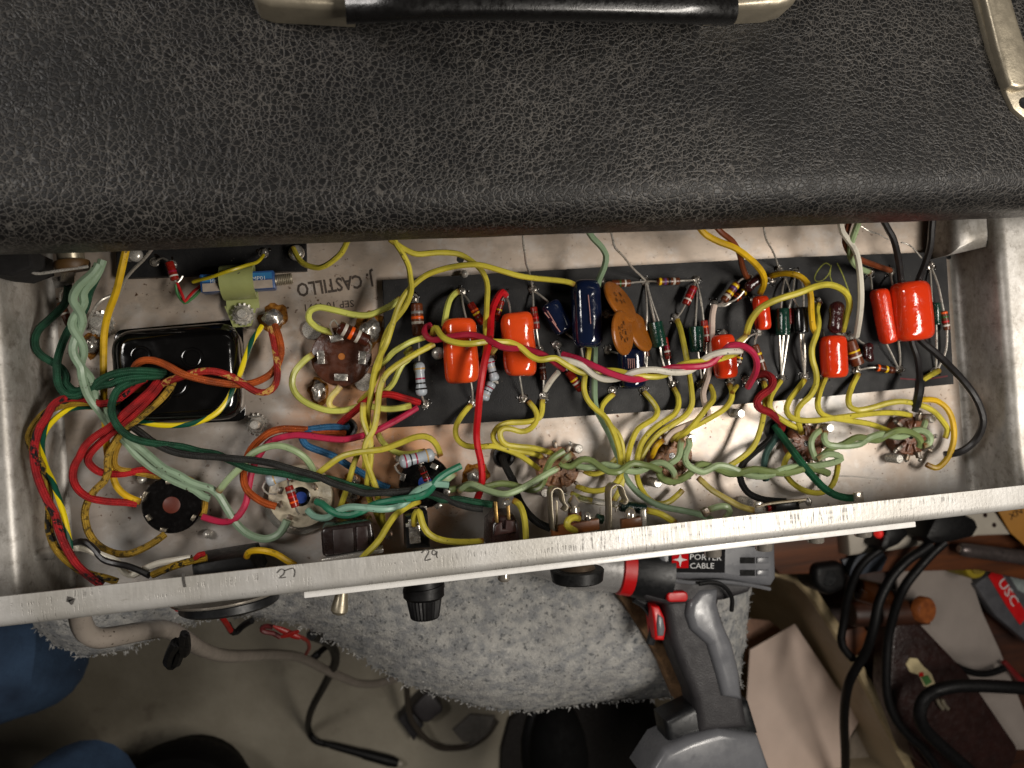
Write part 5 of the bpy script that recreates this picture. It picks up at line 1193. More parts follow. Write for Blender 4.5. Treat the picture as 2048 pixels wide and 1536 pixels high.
h4 = thing('twisted_wires', P(1740, 880, 12), 'green twisted pair between the third and the rightmost tan sockets', 'wire')
strand(None, GRNP, '1650,863 1648,878 1656,889 1675,892 1694,892 1720,888 1739,875 1765,868 1790,873 1808,872 1829,861 1848,862 1860,874 1858,886 1846,891', (14, 16, 16, 18, 16, 18, 20, 18), 6.8, h4)
strand(None, GRNO, '1633,921 1650,906 1664,896 1685,889 1714,875 1740,879 1757,880 1776,869 1796,861 1817,863 1834,872 1841,884 1838,894', (14, 14, 16, 18, 16, 20, 20, 16), 6.8, h4)
wire('green_wire', 'short green wire at the rear of the rightmost tan socket', GRNP, '1843,862 1848,852 1851,842', (16, 16, 12), 6, GG)
wire('grey_green_wire', 'long grey green wire from the cabinet past the navy capacitor to the rail', GRNG, '1172,455 1185,475 1203,494 1212,512 1209,532 1201,552 1196,568 1192,620 1190,690 1189,760 1191,812 1205,843 1220,871 1231,900 1240,925 1248,948 1263,972 1289,996 1324,1013 1365,1021 1400,1029 1425,1040', (30, 26, 22, 14, 9, 8, 8, 9, 10, 10, 11, 14, 20, 26, 30), 6.4, GG)
wire('green_wire', 'green wire hook on the tag at the rail right of the second jack', GRNP, '1416,1020 1430,1015 1445,1012 1456,1015 1459,1026 1450,1036', (32, 36, 36, 30), 6.6, GG)

# wires from the cabinet at the right
wire('brown_wire', 'brown wire bending from the cabinet to the joint by the banded resistors', BROWNV, '1430,450 1443,465 1464,482 1479,507 1484,530 1490,547 1497,556', (30, 28, 24, 16, 8), 6, None)
wire('green_wire', 'pale green wire bending from the cabinet above the slim orange capacitor', GRNP, '1718,440 1712,458 1704,481 1700,505 1706,524 1720,537 1738,544', (30, 28, 24, 16, 6), 6.4, GG)
wire('white_wire', 'grubby white wire with blue print hanging beside the slim orange capacitor', WHITE, '1680,440 1684,462 1696,480 1708,497 1716,520 1721,563 1722,600 1719,635 1713,672', (28, 26, 26, 24, 22, 18, 8), 6.2, None)
wire('brown_wire', 'brown wire twisted under the white one to the rear right joint', BROWNV, '1700,440 1693,462 1690,485 1702,508 1724,521 1751,531 1780,541', (26, 24, 20, 14, 6), 6, None)
wire('black_wire', 'left black wire from the cabinet to the fattest orange capacitor', BLACKV, '1766,440 1776,458 1788,481 1797,520 1801,552 1803,575', (30, 26, 20, 14), 6.4, None)
wire('black_wire', 'right black wire from the cabinet to the fattest orange capacitor', BLACKV, '1866,435 1864,455 1861,490 1851,526 1838,558 1834,572', (30, 26, 20, 14), 6.6, None)
wire('black_wire', 'straight black wire from the fattest orange capacitor to the rightmost socket', BLACKV, '1822,672 1826,690 1835,717 1839,752 1838,781 1834,805 1830,822', (13, 12, 14, 18, 14), 6.6, None)
o = wire('shrink_sleeve', 'thick black sleeve on the wire entering the rightmost socket', BPLASTIC, '1840,762 1838,785 1832,812', (17, 18, 15), 9, None, 'sleeving')
wire('black_wire', 'long black wire bowing out beyond the board to the rightmost socket', BLACKV, '1838,676 1850,688 1872,706 1900,733 1925,760 1946,787 1960,815 1966,843 1959,868 1944,888 1920,904 1888,910', (13, 16, 20, 22, 20, 14, 9), 7.4, None)
wire('red_cloth_wire', 'dark red cloth wire in an S curve from a joint to the right grommet', CDRED, '1507,756 1516,750 1530,748 1542,755 1546,768 1538,780 1523,790 1514,803 1519,816 1538,824 1552,835 1564,848 1562,860', (8, 14, 18, 18, 16, 14, 12, 3), 8, GC)
wire('green_cloth_wire', 'green cloth wire from the right grommet slanting to the tag at the rail', CRIGHTG, '1549,852 1564,872 1583,898 1600,922 1622,949 1648,976 1673,991 1698,996 1714,995', (3, 12, 18, 20, 24, 28), 7.6, GC)
wire('slate_cloth_wire', 'slate green cloth wire dropping from the right grommet behind the twist', CTEALG, '1556,866 1548,882 1537,898 1530,916 1528,940 1532,960', (3, 8, 10, 8), 6.8, GC)
wire('black_cloth_wire', 'black cloth wire bowing from the right grommet to the rail resistor', CBLK2, '1544,872 1532,886 1510,904 1490,922 1481,940 1482,962 1495,984 1519,997 1550,1002 1572,1003', (3, 9, 12, 12, 16, 22), 7, GC)
wire('black_cloth_wire', 'black cloth pair from the middle grommet running under the first jack', CBLK2, '1004,912 1008,926 1018,946 1028,966 1034,990 1042,1007 1056,1027 1077,1046 1100,1056', (3, 10, 12, 14, 16, 16), 8, GC)

# thin bare and coloured leads
def bare(label, xy, zs, r=2.2, mat=None): wire('bare_wire', label, mat or LEAD, xy, zs, r, GB)
bare('bare wire from the cabinet slanting behind the left yellow wire', '305,495 299,505 286,520 264,542 249,562 239,588 230,600', (24, 20, 14, 8), 3.2)
bare('bare wire curving to the bolt left of the transformer', '226,590 212,595 202,601 192,612 183,628 176,642 170,655', (8, 9, 8, 6), 3.4)
bare('bare wire dropping from the cabinet to the joint beside the second orange capacitor', '1046,470 1047,490 1050,508 1052,526 1058,543 1062,560 1065,576', (26, 22, 14, 5), 2.3)
bare('bare wire slanting from the cabinet to the joint of the level resistor', '1221,460 1226,480 1230,495 1248,514 1265,536 1280,550 1290,560', (26, 22, 14, 5), 2.3)
bare('fine bare wire from the cabinet to the joint right of the yellow burnt one', '1527,455 1533,480 1546,503 1553,522 1558,538', (24, 20, 12, 5), 2.0)
bare('fine broken bare strand near the left black wire', '1722,452 1740,463 1757,468 1776,479', (16, 16, 14), 1.3)
bare('fine broken bare strand between the two black wires', '1802,485 1812,487 1825,495 1843,516', (14, 14, 12), 1.5)
wire('fine_red_wire', 'fine red wire from the hanging resistor to the trimmer', plain('fine_red', (196, 30, 34), .4), '354,566 360,580 366,594 370,603 377,594 388,582 402,571', (9, 10, 10, 12), 2.9, None)
wire('fine_green_wire', 'fine green wire from the hanging resistor to the trimmer', plain('fine_green', (72, 128, 76), .4), '352,568 353,580 357,592 369,606 380,600 392,590 404,576', (9, 9, 9, 11), 3.0, None)
wire('fine_yellow_wire', 'fine yellow wire from the trimmer over the clamp to the rear board', plain('fine_yellow', (190, 172, 24), .4), '386,564 396,561 420,555 445,546 470,538 495,530 513,525 522,517 527,510', (14, 18, 20, 20, 16, 8), 3.6, None)

# ------------------------------------------------------------ parts fixed through the front wall
yw = -0.0672
def F(x, z, y):
    """point at the pixel column x, on the front side at depth y, height z (mm)"""
    q = P(x, 1100, z)
    for _ in range(4):
        # walk along the image column until the world y matches
        y2 = 768 - 0; lo, hi = 700.0, 1500.0
        for _ in range(40):
            m = (lo + hi) / 2
            if P(x, m, z).y > y: lo = m
            else: hi = m
        return P(x, (lo + hi) / 2, z)
def axis(x0, y0, x1, y1, z): return P(x0, y0, z), P(x1, y1, z)
# toggle switch
sw = thing('toggle_switch', P(690, 1085, 10), 'dark brown box toggle switch with a chrome lever below the rail at left', 'switch')
q = rr([P(641, 1056, 32), P(744, 1040, 32), P(752, 1098, 32), P(645, 1116, 32)], .0022, 4)
link('case', G().prism(q, .022, .0012, 3), plain('dark_brown_case', (36, 26, 24), .3, 0, .3, 200, .0001, 900, .3), parent=sw)
q = [P(712, 1054, 32.6), P(735, 1051, 32.6), P(738, 1098, 32.6), P(714, 1102, 32.6)]
link('case_panel', G().prism(q, .0012, .0004), plain('brown_panel', (52, 38, 36), .35), parent=sw)
q = [P(665, 1060, 32.5), P(706, 1055, 32.5), P(709, 1103, 32.5), P(668, 1110, 32.5)]
link('case_panel', G().prism(q, .0012, .0003), plain('brown_panel_dull', (44, 33, 31), .45), parent=sw)
link('bracket', G().box(P(706, 1108, 30), Vector((.0115, .0008, 0)), Vector((0, .0008, 0)), Vector((0, 0, .004)), .0002), STEEL, parent=sw)
a, b = P(689, 1150, 22), P(677, 1230, 22); s = S(b)
link('lever', G().lathe(a, b, [(0, s * 8), (.3, s * 10), (.6, s * 14), (.8, s * 17), (.9, s * 17), (.97, s * 12), (1, s * 5)], 20), NICKEL, parent=sw)
# second switch
sw = thing('toggle_switch', P(1010, 1060, 10), 'brown moulded toggle switch with two tags in the middle of the rail', 'switch')
q = [P(984, 1048, 30), P(1000, 1032, 30), P(1028, 1029, 30), P(1038, 1046, 30), P(1042, 1090, 30), P(982, 1098, 30)]
link('case', G().prism(q, .020, .0014, 3), plain('maroon_case', (48, 30, 28), .3, 0, .3, 200, 0, 900, .3), parent=sw)
q = [P(990, 1052, 31.5), P(1004, 1042, 31.5), P(1005, 1058, 31.5), P(1012, 1058, 31.5), P(1013, 1041, 31.5), P(1030, 1041, 31.5), P(1034, 1064, 31.5), P(990, 1072, 31.5)]
link('case_panel', G().prism(q, .0018, .0004), plain('maroon_panel', (74, 48, 44), .4), parent=sw)
for x, y in [(992, 1018), (1016, 1012)]:
    link('tag', G().box(P(x, y + 6, 30), Vector((.0006, 0, 0)), Vector((0, .0042, 0)), Vector((0, 0, .0009)), .0002), BRASS, parent=sw)
link('solder_blob', G().ball(P(1013, 1005, 31), .0018, .0013, .0012, .4), SOLDER, parent=sw)
a, b = P(1011, 1120, 21), P(1007, 1163, 21); s = S(b)
link('lever', G().lathe(a, b, [(0, s * 7), (.5, s * 10), (.85, s * 13), (.95, s * 11), (1, s * 8)], 18), CHROME, parent=sw)
# fuse holder
fu = thing('fuse_holder', P(842, 1120, 10), 'black fuse holder with a ribbed cap hanging below the rail', 'fuse holder')
q = [P(810, 1032, 30), P(856, 1026, 30), P(862, 1098, 30), P(813, 1100, 30)]
link('barrel', G().prism(q, .018, .0035, 4), BPLASTIC, parent=fu)
link('tag', G().box(P(829, 1062, 31.5), Vector((.0022, 0, 0)), Vector((0, .0048, 0)), Vector((0, 0, .0006)), .0004), SOLDER, parent=fu)
link('tag', G().box(P(826, 1048, 32.5), Vector((.0028, .0002, 0)), Vector((0, .0007, 0)), Vector((0, 0, .0012)), .0003), SOLDER, parent=fu)
a, b = P(842, 1140, 20), P(848, 1180, 20); s = S(b)
link('neck', G().lathe(a, b, [(0, s * 38), (.8, s * 39), (.82, s * 42), (1, s * 42)], 28), BLACKP, parent=fu)
a, b = P(847, 1172, 20), P(848, 1197, 20)
link('collar', G().lathe(a, b, [(0, s * 38), (.1, s * 41), (.8, s * 41), (1, s * 36)], 28), BLACKP, parent=fu)
a, b = P(848, 1196, 20), P(850, 1237, 20); g = G(); n = 56; V = []; Fs = []
w_ = (b - a).normalized(); u_ = w_.cross(Vector((0, 0, 1))).normalized(); v_ = u_.cross(w_)
ringsz = [(0, 34), (.1, 35), (.9, 29), (.97, 27), (1, 24)]
for t, r in ringsz:
    for k in range(n):
        an = 2 * math.pi * k / n; rr_ = r * s * (1 if k % 2 else .93)
        V.append(a + (b - a) * t + u_ * math.cos(an) * rr_ + v_ * math.sin(an) * rr_)
for i in range(len(ringsz) - 1):
    for k in range(n): Fs.append([i * n + k, i * n + (k + 1) % n, (i + 1) * n + (k + 1) % n, (i + 1) * n + k])
Fs.append([(len(ringsz) - 1) * n + k for k in range(n)])
link('ribbed_cap', G().add(V, Fs), BLACKP, parent=fu, sharp=.35)
# pilot lamp holder
pl = thing('pilot_lamp_holder', P(1155, 1150, 10), 'black rimmed bronze domed pilot lamp holder below the rail beside the drill chuck', 'pilot lamp')
a, b = P(1152, 1112, 22), P(1155, 1143, 22); s = S(b)
link('dome', G().lathe(a, b, [(0, s * 14), (.2, s * 18), (.4, s * 27), (.65, s * 34), (1, s * 38)], 28), plain('bronze_dome', (104, 88, 72), .38, .5, .4, 200), parent=pl)
a, b = P(1154, 1137, 22), P(1155, 1163, 22)
link('rim', G().lathe(a, b, [(0, s * 52), (.1, s * 54), (.9, s * 51), (1, s * 48), (1, s * 36)], 36), RUBBER, parent=pl)
# input jacks
for i, (x, y) in enumerate([(1425, 1100), (1527, 1088), (1630, 1072), (1725, 1060)]):
    nm = ['leftmost nickel jack nut, over the black drill label', 'nickel jack nut over the drill vents', 'nickel jack nut above the grey tote rim', 'rightmost nickel jack nut, beside the red light'][i]
    a, b = P(x, y - 36, 22), P(x + 1, y + 13, 22); s = S(b); t = thing('jack_nut', b, nm, 'jack', 'jack nuts along the front')
    link('collar', G().lathe(a, b, [(0, s * 17), (.94, s * 17), (1, s * 15)], 22), CHROME, parent=t)
    a2 = b; b2 = P(x + 1, y + 14, 22); link('bore', G().lathe(a2 + (b - a2) * .01, b2, [(0, s * 11), (1, s * 11)], 18), BPLASTIC, parent=t)
# jacks seen inside behind the rail
def jack(label, spring_xy, ball_xy, br):
    t = thing('input_jack', P(ball_xy[0], ball_xy[1], 20), label, 'jack', 'input jacks inside the rail')
    q = spline(path3(spring_xy, 34)); g = G()
    V = []
    for p in q: V += [p, p - Vector((0, 0, .0075))]
    g.add(V, [[2 * i, 2 * i + 1, 2 * i + 3, 2 * i + 2] for i in range(len(q) - 1)])
    o = link('contact_spring', g, NICKEL, parent=t); md = o.modifiers.new('thickness', 'SOLIDIFY'); md.thickness = .0007; md.offset = 0
    return t
j = jack('first jack with bent spring, domed tip and brown wafers', '1109,1062 1106,1030 1104,1000 1104,985 1110,977 1118,977 1125,983 1128,996 1130,1006 1136,1013 1134,1019 1130,1023', (1150, 1020), 18)
link('side_tag', wtube('1113,1060 1114,1030 1114,1003 1112,1003', 32, 2.2, 6), NICKEL, parent=j)
a, b = P(1149, 1075, 28), P(1147, 990, 28); s = S(a)
link('tip_contact', G().lathe(a, b, [(0, s * 12), (.42, s * 12), (.45, s * 10), (.55, s * 8), (.6, s * 12), (.7, s * 12), (.72, s * 8), (.76, s * 8), (.84, s * 13), (.92, s * 9), (1, s * 2)], 18), CHROME, parent=j)
link('wafer', G().lathe(P(1150, 1046, 28), P(1149, 1024, 28), [(0, s * 14), (1, s * 14)], 18), plain('brown_wafer', (84, 44, 26), .45), parent=j)
link('wafer', G().box(P(1150, 1055, 30), Vector((.0098, .0006, 0)), Vector((0, .0022, 0)), Vector((0, 0, .002)), .0003), plain('amber_wafer', (128, 74, 34), .4), parent=j)
link('solder_blob', G().ball(P(1176, 1034, 31), .0014, .0022, .0014, .3), SOLDER, parent=j)
j = jack('second jack with bent spring beside a dark green resistor', '1223,1060 1223,1020 1222,985 1227,972 1238,970 1247,976 1251,990 1256,1000 1254,1006 1249,1009', (1262, 1035), 18)
a, b = P(1263, 1075, 28), P(1260, 1014, 28)
link('tip_contact', G().lathe(a, b, [(0, s * 10), (.5, s * 11), (.62, s * 12), (.8, s * 12), (.94, s * 8), (1, s * 2)], 18), CHROME, parent=j)
link('wafer', G().box(P(1262, 1048, 29), Vector((.0042, .0002, 0)), Vector((0, .0026, 0)), Vector((0, 0, .0018)), .0003), plain('amber_wafer_b', (120, 70, 34), .4), parent=j)
link('side_blade', G().box(P(1287, 1036, 30), Vector((.0009, .0003, 0)), Vector((0, .0036, 0)), Vector((0, 0, .0014)), .0003), STEEL, parent=j)
res('dark green ribbed resistor between the second jack and its yellow wire', plain('ribbed_dark_green', (14, 46, 40), .3, 0, .4, 300, .0006, 500), (1240, 1012), (1291, 1018), 22, 24, [], [('1291,1018 1296,1022 1300,1026', (24, 26, 28)), ('1240,1012 1234,1016 1232,1024', (24, 24, 24))], group=None)
res('small dark green resistor at the right of the first jack', plain('dark_green_body', (18, 52, 38), .35, 0, .4, 300), (1192, 1036), (1206, 1040), 19, 28, [], [('1199,1030 1200,1020 1202,1014', (28, 30, 31)), ('1192,1036 1184,1036 1178,1036', (28, 29, 30))], group=None)
tg = thing('terminal_tag', P(1716, 1000, 20), 'nickel tag above the rail holding the green cloth wire end', 'terminal')
link('blade', G().box(P(1717, 996, 30), Vector((.0019, .0001, 0)), Vector((0, .0026, 0)), Vector((0, 0, .0011)), .0003), CHROME, parent=tg)
tg = thing('terminal_tag', P(1412, 1022, 20), 'dark folded tag above the rail at the green wire hook', 'terminal')
link('blade', G().box(P(1411, 1024, 33), Vector((.0013, .0007, 0)), Vector((-.0008, .0016, 0)), Vector((0, 0, .0011)), .0003), DARKLUG, parent=tg)
jp = thing('jack_plate', P(1565, 1008, 20), 'long flat jack contact above the rail with a solder blob at its right end', 'jack')
g = wtube('1512,1014 1535,1008 1575,1003 1612,999', (30, 30, 30), 3, 6)
link('contact_spring', g, NICKEL, parent=jp)
link('frame', G().prism([P(1552, 1008, 26), P(1598, 1002, 26), P(1602, 1020, 26), P(1556, 1026, 26)], .006, .0006), BPLASTIC, parent=jp)
link('solder_blob', G().ball(P(1617, 1003, 30), .0015, .0020, .0015, .3), SOLDER, parent=jp)
link('end_tag', G().box(P(1517, 1014, 29), Vector((.0015, 0, 0)), Vector((0, .0022, 0)), Vector((0, 0, .001)), .0003), STEEL, parent=jp)
# round outlet
ou = thing('power_outlet', P(450, 1180, 10), 'round black outlet with a chrome ring on the front wall at left', 'outlet')
a, b = P(448, 1150, 12), P(452, 1192, 12); s = S(b)
link('ring', G().lathe(b - (b - a) * .12, b, [(0, s * 105), (.5, s * 106), (1, s * 104)], 44), CHROME, parent=ou)
a2, b2 = P(458, 1190, 12), P(460, 1213, 12)
link('face', G().lathe(a2, b2, [(0, s * 92), (.2, s * 96), (.8, s * 96), (1, s * 90)], 44), BPLASTIC, parent=ou)
link('body', G().prism([P(380, 1127, 30), P(500, 1108, 30), P(520, 1150, 30), P(385, 1170, 30)], .025, .003), BLACKP, parent=ou)
link('ring_screw', G().ball(P(452, 1215, 14), .0014, .0012, .0012), CHROME, parent=ou)
# strain relief and mains cord
sr = thing('strain_relief', P(155, 1215, 10), 'black strain relief bush on the front wall at far left', 'cord grip')
a, b = P(158, 1186, 22), P(160, 1228, 22)
link('bush', G().lathe(a, b, [(0, s * 26), (.6, s * 28), (.85, s * 34), (1, s * 30)], 24), BLACKP, parent=sr)
xy = '157,1205 159,1228 164,1250 176,1268 197,1276 222,1274 244,1270 293,1261 325,1258 345,1263 371,1278 395,1294 427,1307 460,1312 500,1311 537,1309 580,1311 607,1317 635,1331 660,1344 690,1357 714,1366 745,1368 768,1364 790,1357 806,1351'
cord = wire('mains_cord', 'grey mains cord leaving the chassis and drooping to the floor', GREYV, xy, (20, 10, 0, -20, -60, -110, -170, -230, -300, -360, -420, -460, -500, -530), 1, None, 'cord')
bpy.data.objects.remove(cord)
p = path3(xy, (20, 12, 4, -10, -40, -90, -150, -220, -290, -350, -410, -460, -500, -530)); rs = [.0040 + 0 * i for i in range(len(p))]
link('mains_cord', G().tube(spline(p), .0040, 10), GREYV, label='grey mains cord leaving the chassis and drooping to the floor', cat='cord')
g = G()
for i in range(5):
    pts = [P(372 + 5 * math.cos(t) - i, 1288 + (20 + i) * math.sin(t), 2 - 12 * math.sin(t)) for t in [k * math.pi / 5 for k in range(11)]]
    g.tube(pts, .0011, 6)
g.tube(spline([P(360, 1284, 0), P(345, 1300, -10), P(336, 1322, -22), P(344, 1330, -26), P(356, 1312, -20), P(366, 1292, -6)]), .0022, 7)
g.tube(spline([P(352, 1284, 0), P(340, 1308, -12), P(338, 1326, -22), P(352, 1326, -22), P(362, 1300, -10)]), .0020, 7)
link('cable_tie', g, BLACKP, label='shiny black twist of tape tied round the grey mains cord', cat='cable tie')

# ------------------------------------------------------------ drill on the carpet
dr = thing('cordless_drill', P(1440, 1300, CZ + 2), 'grey and red cordless drill lying on its side on the carpet', 'drill')
DZ = CZ + 20
def lat(x0, y0, x1, y1, z, prof, mat, name, n=28, parent=None, sy=.9, label=None):
    a, b = P(x0, y0, z), P(x1, y1, z); s = S((a + b) / 2)
    return link(name, G().lathe(a, b, [(t, r * s) for t, r in prof], n, 1, sy), mat, parent=parent or dr, label=label)
lat(1030, 1118, 1238, 1137, DZ, [(0, 20), (.08, 26), (.3, 34), (.5, 44), (.52, 49), (.75, 51), (.78, 47), (.97, 49), (1, 46)], SILVERP, 'chuck')
lat(1234, 1136, 1262, 1138, DZ, [(0, 48), (.1, 52), (.9, 54), (1, 50)], REDPL, 'torque_ring')
lat(1258, 1138, 1330, 1144, DZ, [(0, 52), (.3, 58), (.7, 62), (1, 64)], BPLASTIC, 'gearbox')
body = [(1310, 1040), (1552, 1030), (1556, 1158), (1546, 1174), (1500, 1168), (1440, 1160), (1360, 1162), (1318, 1150)]
hb = link('body', G().prism([P(x, y, DZ + 14) for x, y in body], .026, .0045, 4), GPLASTIC, parent=dr)
under = [(1266, 1160), (1310, 1146), (1420, 1158), (1512, 1164), (1500, 1186), (1450, 1198), (1420, 1206), (1340, 1212), (1290, 1200)]
link('lower_housing', G().prism([P(x, y, DZ + 11) for x, y in under], .022, .005, 4), GGRIP, parent=dr)
handle = [(1330, 1190), (1446, 1186), (1440, 1215), (1452, 1252), (1470, 1296), (1484, 1350), (1492, 1412), (1500, 1460), (1400, 1470), (1390, 1400), (1360, 1330), (1342, 1280), (1334, 1232)]
link('handle', G().prism([P(x, y, DZ + 9) for x, y in handle], .020, .0065, 5), GGRIP, parent=dr)
grip = [(1378, 1205), (1400, 1180), (1440, 1176), (1438, 1208), (1448, 1246), (1468, 1290), (1482, 1345), (1488, 1404), (1448, 1396), (1436, 1350), (1418, 1292), (1384, 1262), (1374, 1232)]
link('grip_panel', G().prism([P(x, y, DZ + 13) for x, y in grip], .010, .0045, 5), GPLASTIC, parent=dr)
bat = [(1292, 1560), (1330, 1500), (1380, 1478), (1440, 1462), (1520, 1474), (1550, 1560)]
ba = link('battery', G().prism([P(x, y, DZ + 12) for x, y in bat], .028, .005, 4), GPLASTIC, parent=dr)
link('battery_neck', G().prism([P(x, y, DZ + 6) for x, y in [(1330, 1442), (1400, 1408), (1500, 1404), (1520, 1470), (1340, 1500)]], .018, .004, 3), BPLASTIC, parent=dr)
trg = link('trigger', G().prism([P(x, y, DZ + 7) for x, y in [(1304, 1212), (1320, 1214), (1330, 1236), (1333, 1258), (1329, 1282), (1312, 1281), (1308, 1250)]], .012, .0016, 3), REDPL, parent=dr)
link('trigger_pad', G().prism([P(x, y, DZ + 8) for x, y in [(1316, 1228), (1327, 1236), (1331, 1258), (1328, 1273), (1316, 1273), (1314, 1250)]], .012, .0012, 3), GPLASTIC, parent=trg)
link('trigger_guard', wtube('1268,1196 1290,1210 1304,1232 1306,1262 1300,1288', (DZ - 2,), 9, 8), BPLASTIC, parent=dr)
link('direction_button', G().prism(rr([P(1334, 1184, DZ + 14.5), P(1376, 1183, DZ + 14.5), P(1377, 1204, DZ + 14.5), P(1334, 1205, DZ + 14.5)], .0028), .005, .001, 3), REDPL, parent=dr)
link('belt_hook', wtube('1398,1168 1420,1165 1440,1168 1455,1180 1464,1198 1463,1222', (DZ + 17, DZ + 18, DZ + 14), 4.5, 8), BLACKP, parent=dr)
zt = DZ + 14.3
lab = link('brand_plate', G().prism([P(1337, 1093, zt), P(1451, 1090, zt), P(1450, 1146, zt), P(1337, 1145, zt)], .0008, .0002), plain('plate_black', (22, 22, 24), .75, 0, .2, 100, spec=.12), parent=dr)
z2 = zt + .3
link('logo_square', G().prism([P(1344, 1103, z2), P(1377, 1102, z2), P(1377, 1136, z2), P(1344, 1136, z2)], .0005), plain('logo_red', (188, 8, 16), .8, 0, .05, 100, spec=.1), parent=lab, smooth=False)
z3 = z2 + .2; star = []
for i in range(16):
    a = 2 * math.pi * i / 16; r = [15, 5.6, 4.6, 5.6][i % 4]; star.append(P(1360.5 + r * math.cos(a), 1119.5 + r * math.sin(a), z3))
link('logo_star', G().prism(star, .0003), WHITEINK, parent=lab, smooth=False)
text('PORTER', P(1380, 1119, z2), P(1443, 1121, z2), .0031, WHITEINK, lab); text('CABLE', P(1380, 1137, z2), P(1428, 1137, z2), .0031, WHITEINK, lab)
for y in (1088, 1121, 1146):
    link('vent_slot', G().prism([P(1481, y - 6, zt + .2), P(1510, y - 6, zt + .2), P(1510, y + 6, zt + .2), P(1481, y + 6, zt + .2)], .0006), plain('vent_dark', (7, 7, 7), .9), parent=dr, smooth=False)
    link('vent_rib', G().prism([P(1514, y - 6, zt + .5), P(1538, y - 6, zt + .5), P(1538, y + 6, zt + .5), P(1514, y + 6, zt + .5)], .0012, .0004), GPLASTIC, parent=dr)
link('seam_ridge', wtube('1322,1156 1380,1165 1440,1163 1500,1170 1540,1178', (DZ + 14,), 4, 8), GPLASTIC, parent=dr)
# black rubber thing under the battery neck
# ------------------------------------------------------------ floor level clutter
fz = FZ * 1000
def flat(name, label, cat, pts, z, h, mat, bev=.002, group=None, parent=None):
    return link(name, G().prism([P(x, y, z) for x, y in pts], h * .001, bev), mat, label=label, cat=cat, group=group, parent=parent)
ad = thing('wall_adapter', P(860, 1430, fz), 'dark grey plug-in adapter lying on the floor', 'adapter')
link('case', G().prism(rr([P(859, 1380, fz + 30), P(892, 1420, fz + 30), P(850, 1452, fz + 30), P(818, 1418, fz + 30)], .01), .03, .004, 3), plain('adapter_plastic', (52, 48, 50), .5), parent=ad)
link('plug_block', G().prism([P(818, 1416, fz + 22), P(848, 1452, fz + 22), P(828, 1484, fz + 22), P(796, 1440, fz + 22)], .022, .003), plain('adapter_plug', (40, 37, 40), .5), parent=ad)
flat('plastic_lid', 'grey rectangular lid lying on the floor near the carpet edge', 'lid', [(906, 1462), (942, 1430), (990, 1434), (972, 1478), (926, 1486)], fz + 8, 8, plain('grey_lid', (112, 108, 102), .6))
flat('shade_sheet', 'dark sheet on the floor added for the shade beneath the carpet overhang', 'shade_sheet', [(1004, 1500), (1020, 1440), (1060, 1410), (1420, 1380), (1440, 1620), (1000, 1620)], fz + 12, 12, plain('under_bench_shade', (22, 17, 14), .85))  # added sheet: the darkness under the bench put in as near-black colour
p = path3('811,1352 814,1385 817,1418 826,1445 843,1468 862,1486 886,1496 929,1494 955,1482 977,1464 993,1440', (fz + 90, fz + 50, fz + 34, fz + 20, fz + 6, fz + 6, fz + 6))
link('thin_cable', G().tube(spline(p), .0036, 8), plain('cable_taupe', (66, 58, 50), .5), label='thin dark cable curving past the floor adapter', cat='cable')
p = path3('740,1366 768,1364 790,1357 808,1350', (fz + 200, fz + 195, fz + 190))
p = path3('623,1270 645,1278 660,1288 670,1306 670,1326 660,1348 646,1375 626,1412 617,1440 618,1462 632,1482 655,1489', (-260, -340, -420, -520, -600, fz + 8, fz + 8))
link('black_cable', G().tube(spline(p), .0040, 8), BLACKP, label='black cable looping down to the floor past the grey cord', cat='cable')
a, b = P(650, 1487, fz + 14), P(795, 1526, fz + 14); s = S(a)
pr = thing('test_probe', (a + b) / 2 - Vector((0, 0, .012)), 'black test probe lying on the floor at the cable end', 'probe')
link('barrel', G().lathe(a, b, [(0, s * 4.5), (.1, s * 7), (.5, s * 8.5), (.55, s * 10), (.9, s * 11), (1, s * 9)], 16), BLACKP, parent=pr)
link('tip', G().lathe(b, b + (b - a) * .06, [(0, s * 6), (1, s * 5)], 12), WHITEP, parent=pr)
p = path3('668,1284 655,1292 644,1300 636,1308', (-420, -410, -400))
link('plug_lead', G().tube(spline(p), .0028, 8), BLACKP, label='short black lead with a plug hanging by the black cable', cat='cable')
a, b = P(640, 1304, -402), P(622, 1320, -400); s = S(a)
link('banana_plug', G().lathe(a, b, [(0, s * 4), (.2, s * 8), (.8, s * 7), (1, s * 4)], 12), BLACKP, label='black banana plug end of the short hanging lead', cat='plug')
# red and black clip leads at the carpet edge
REDW = plain('red_lead', (150, 26, 20), .4); 
def lead(label, mat, xy, zs, r): 
    p = path3(xy, zs); link('clip_lead', G().tube(spline(p), r, 7), mat, label=label, cat='test lead', group='test leads at the carpet edge')
lead('dark red test lead bending beside the round outlet', REDW, '345,1196 349,1208 353,1219 372,1219 392,1216 410,1214', (CZ + 10, CZ + 8, CZ + 6), .0011)
lead('red test lead falling over the carpet edge below the outlet', REDW, '428,1222 440,1230 448,1240 456,1252 462,1262', (CZ + 8, CZ, CZ - 20), .0016)
lead('black test lead end crossing below the outlet', BLACKP, '455,1248 463,1262 473,1264 483,1254 494,1246 504,1241', (CZ - 16, CZ - 24, CZ - 16), .0019)
lead('dark red lead looped at the carpet edge', plain('maroon_lead', (96, 22, 24), .5), '560,1274 545,1266 532,1264 524,1260 526,1254 535,1252 545,1254', (CZ - 20, CZ - 16, CZ - 14), .0014)
lead('thin red lead trailing from the clip over the grey cord', REDW, '596,1272 606,1276 616,1284 618,1296 612,1308', (CZ - 20, CZ - 60, CZ - 110), .0012)
ac = thing('alligator_clip', P(572, 1266, CZ - 20), 'small red alligator clip at the carpet edge', 'clip')
a, b = P(546, 1252, CZ - 10), P(600, 1276, CZ - 14); s = S(a)
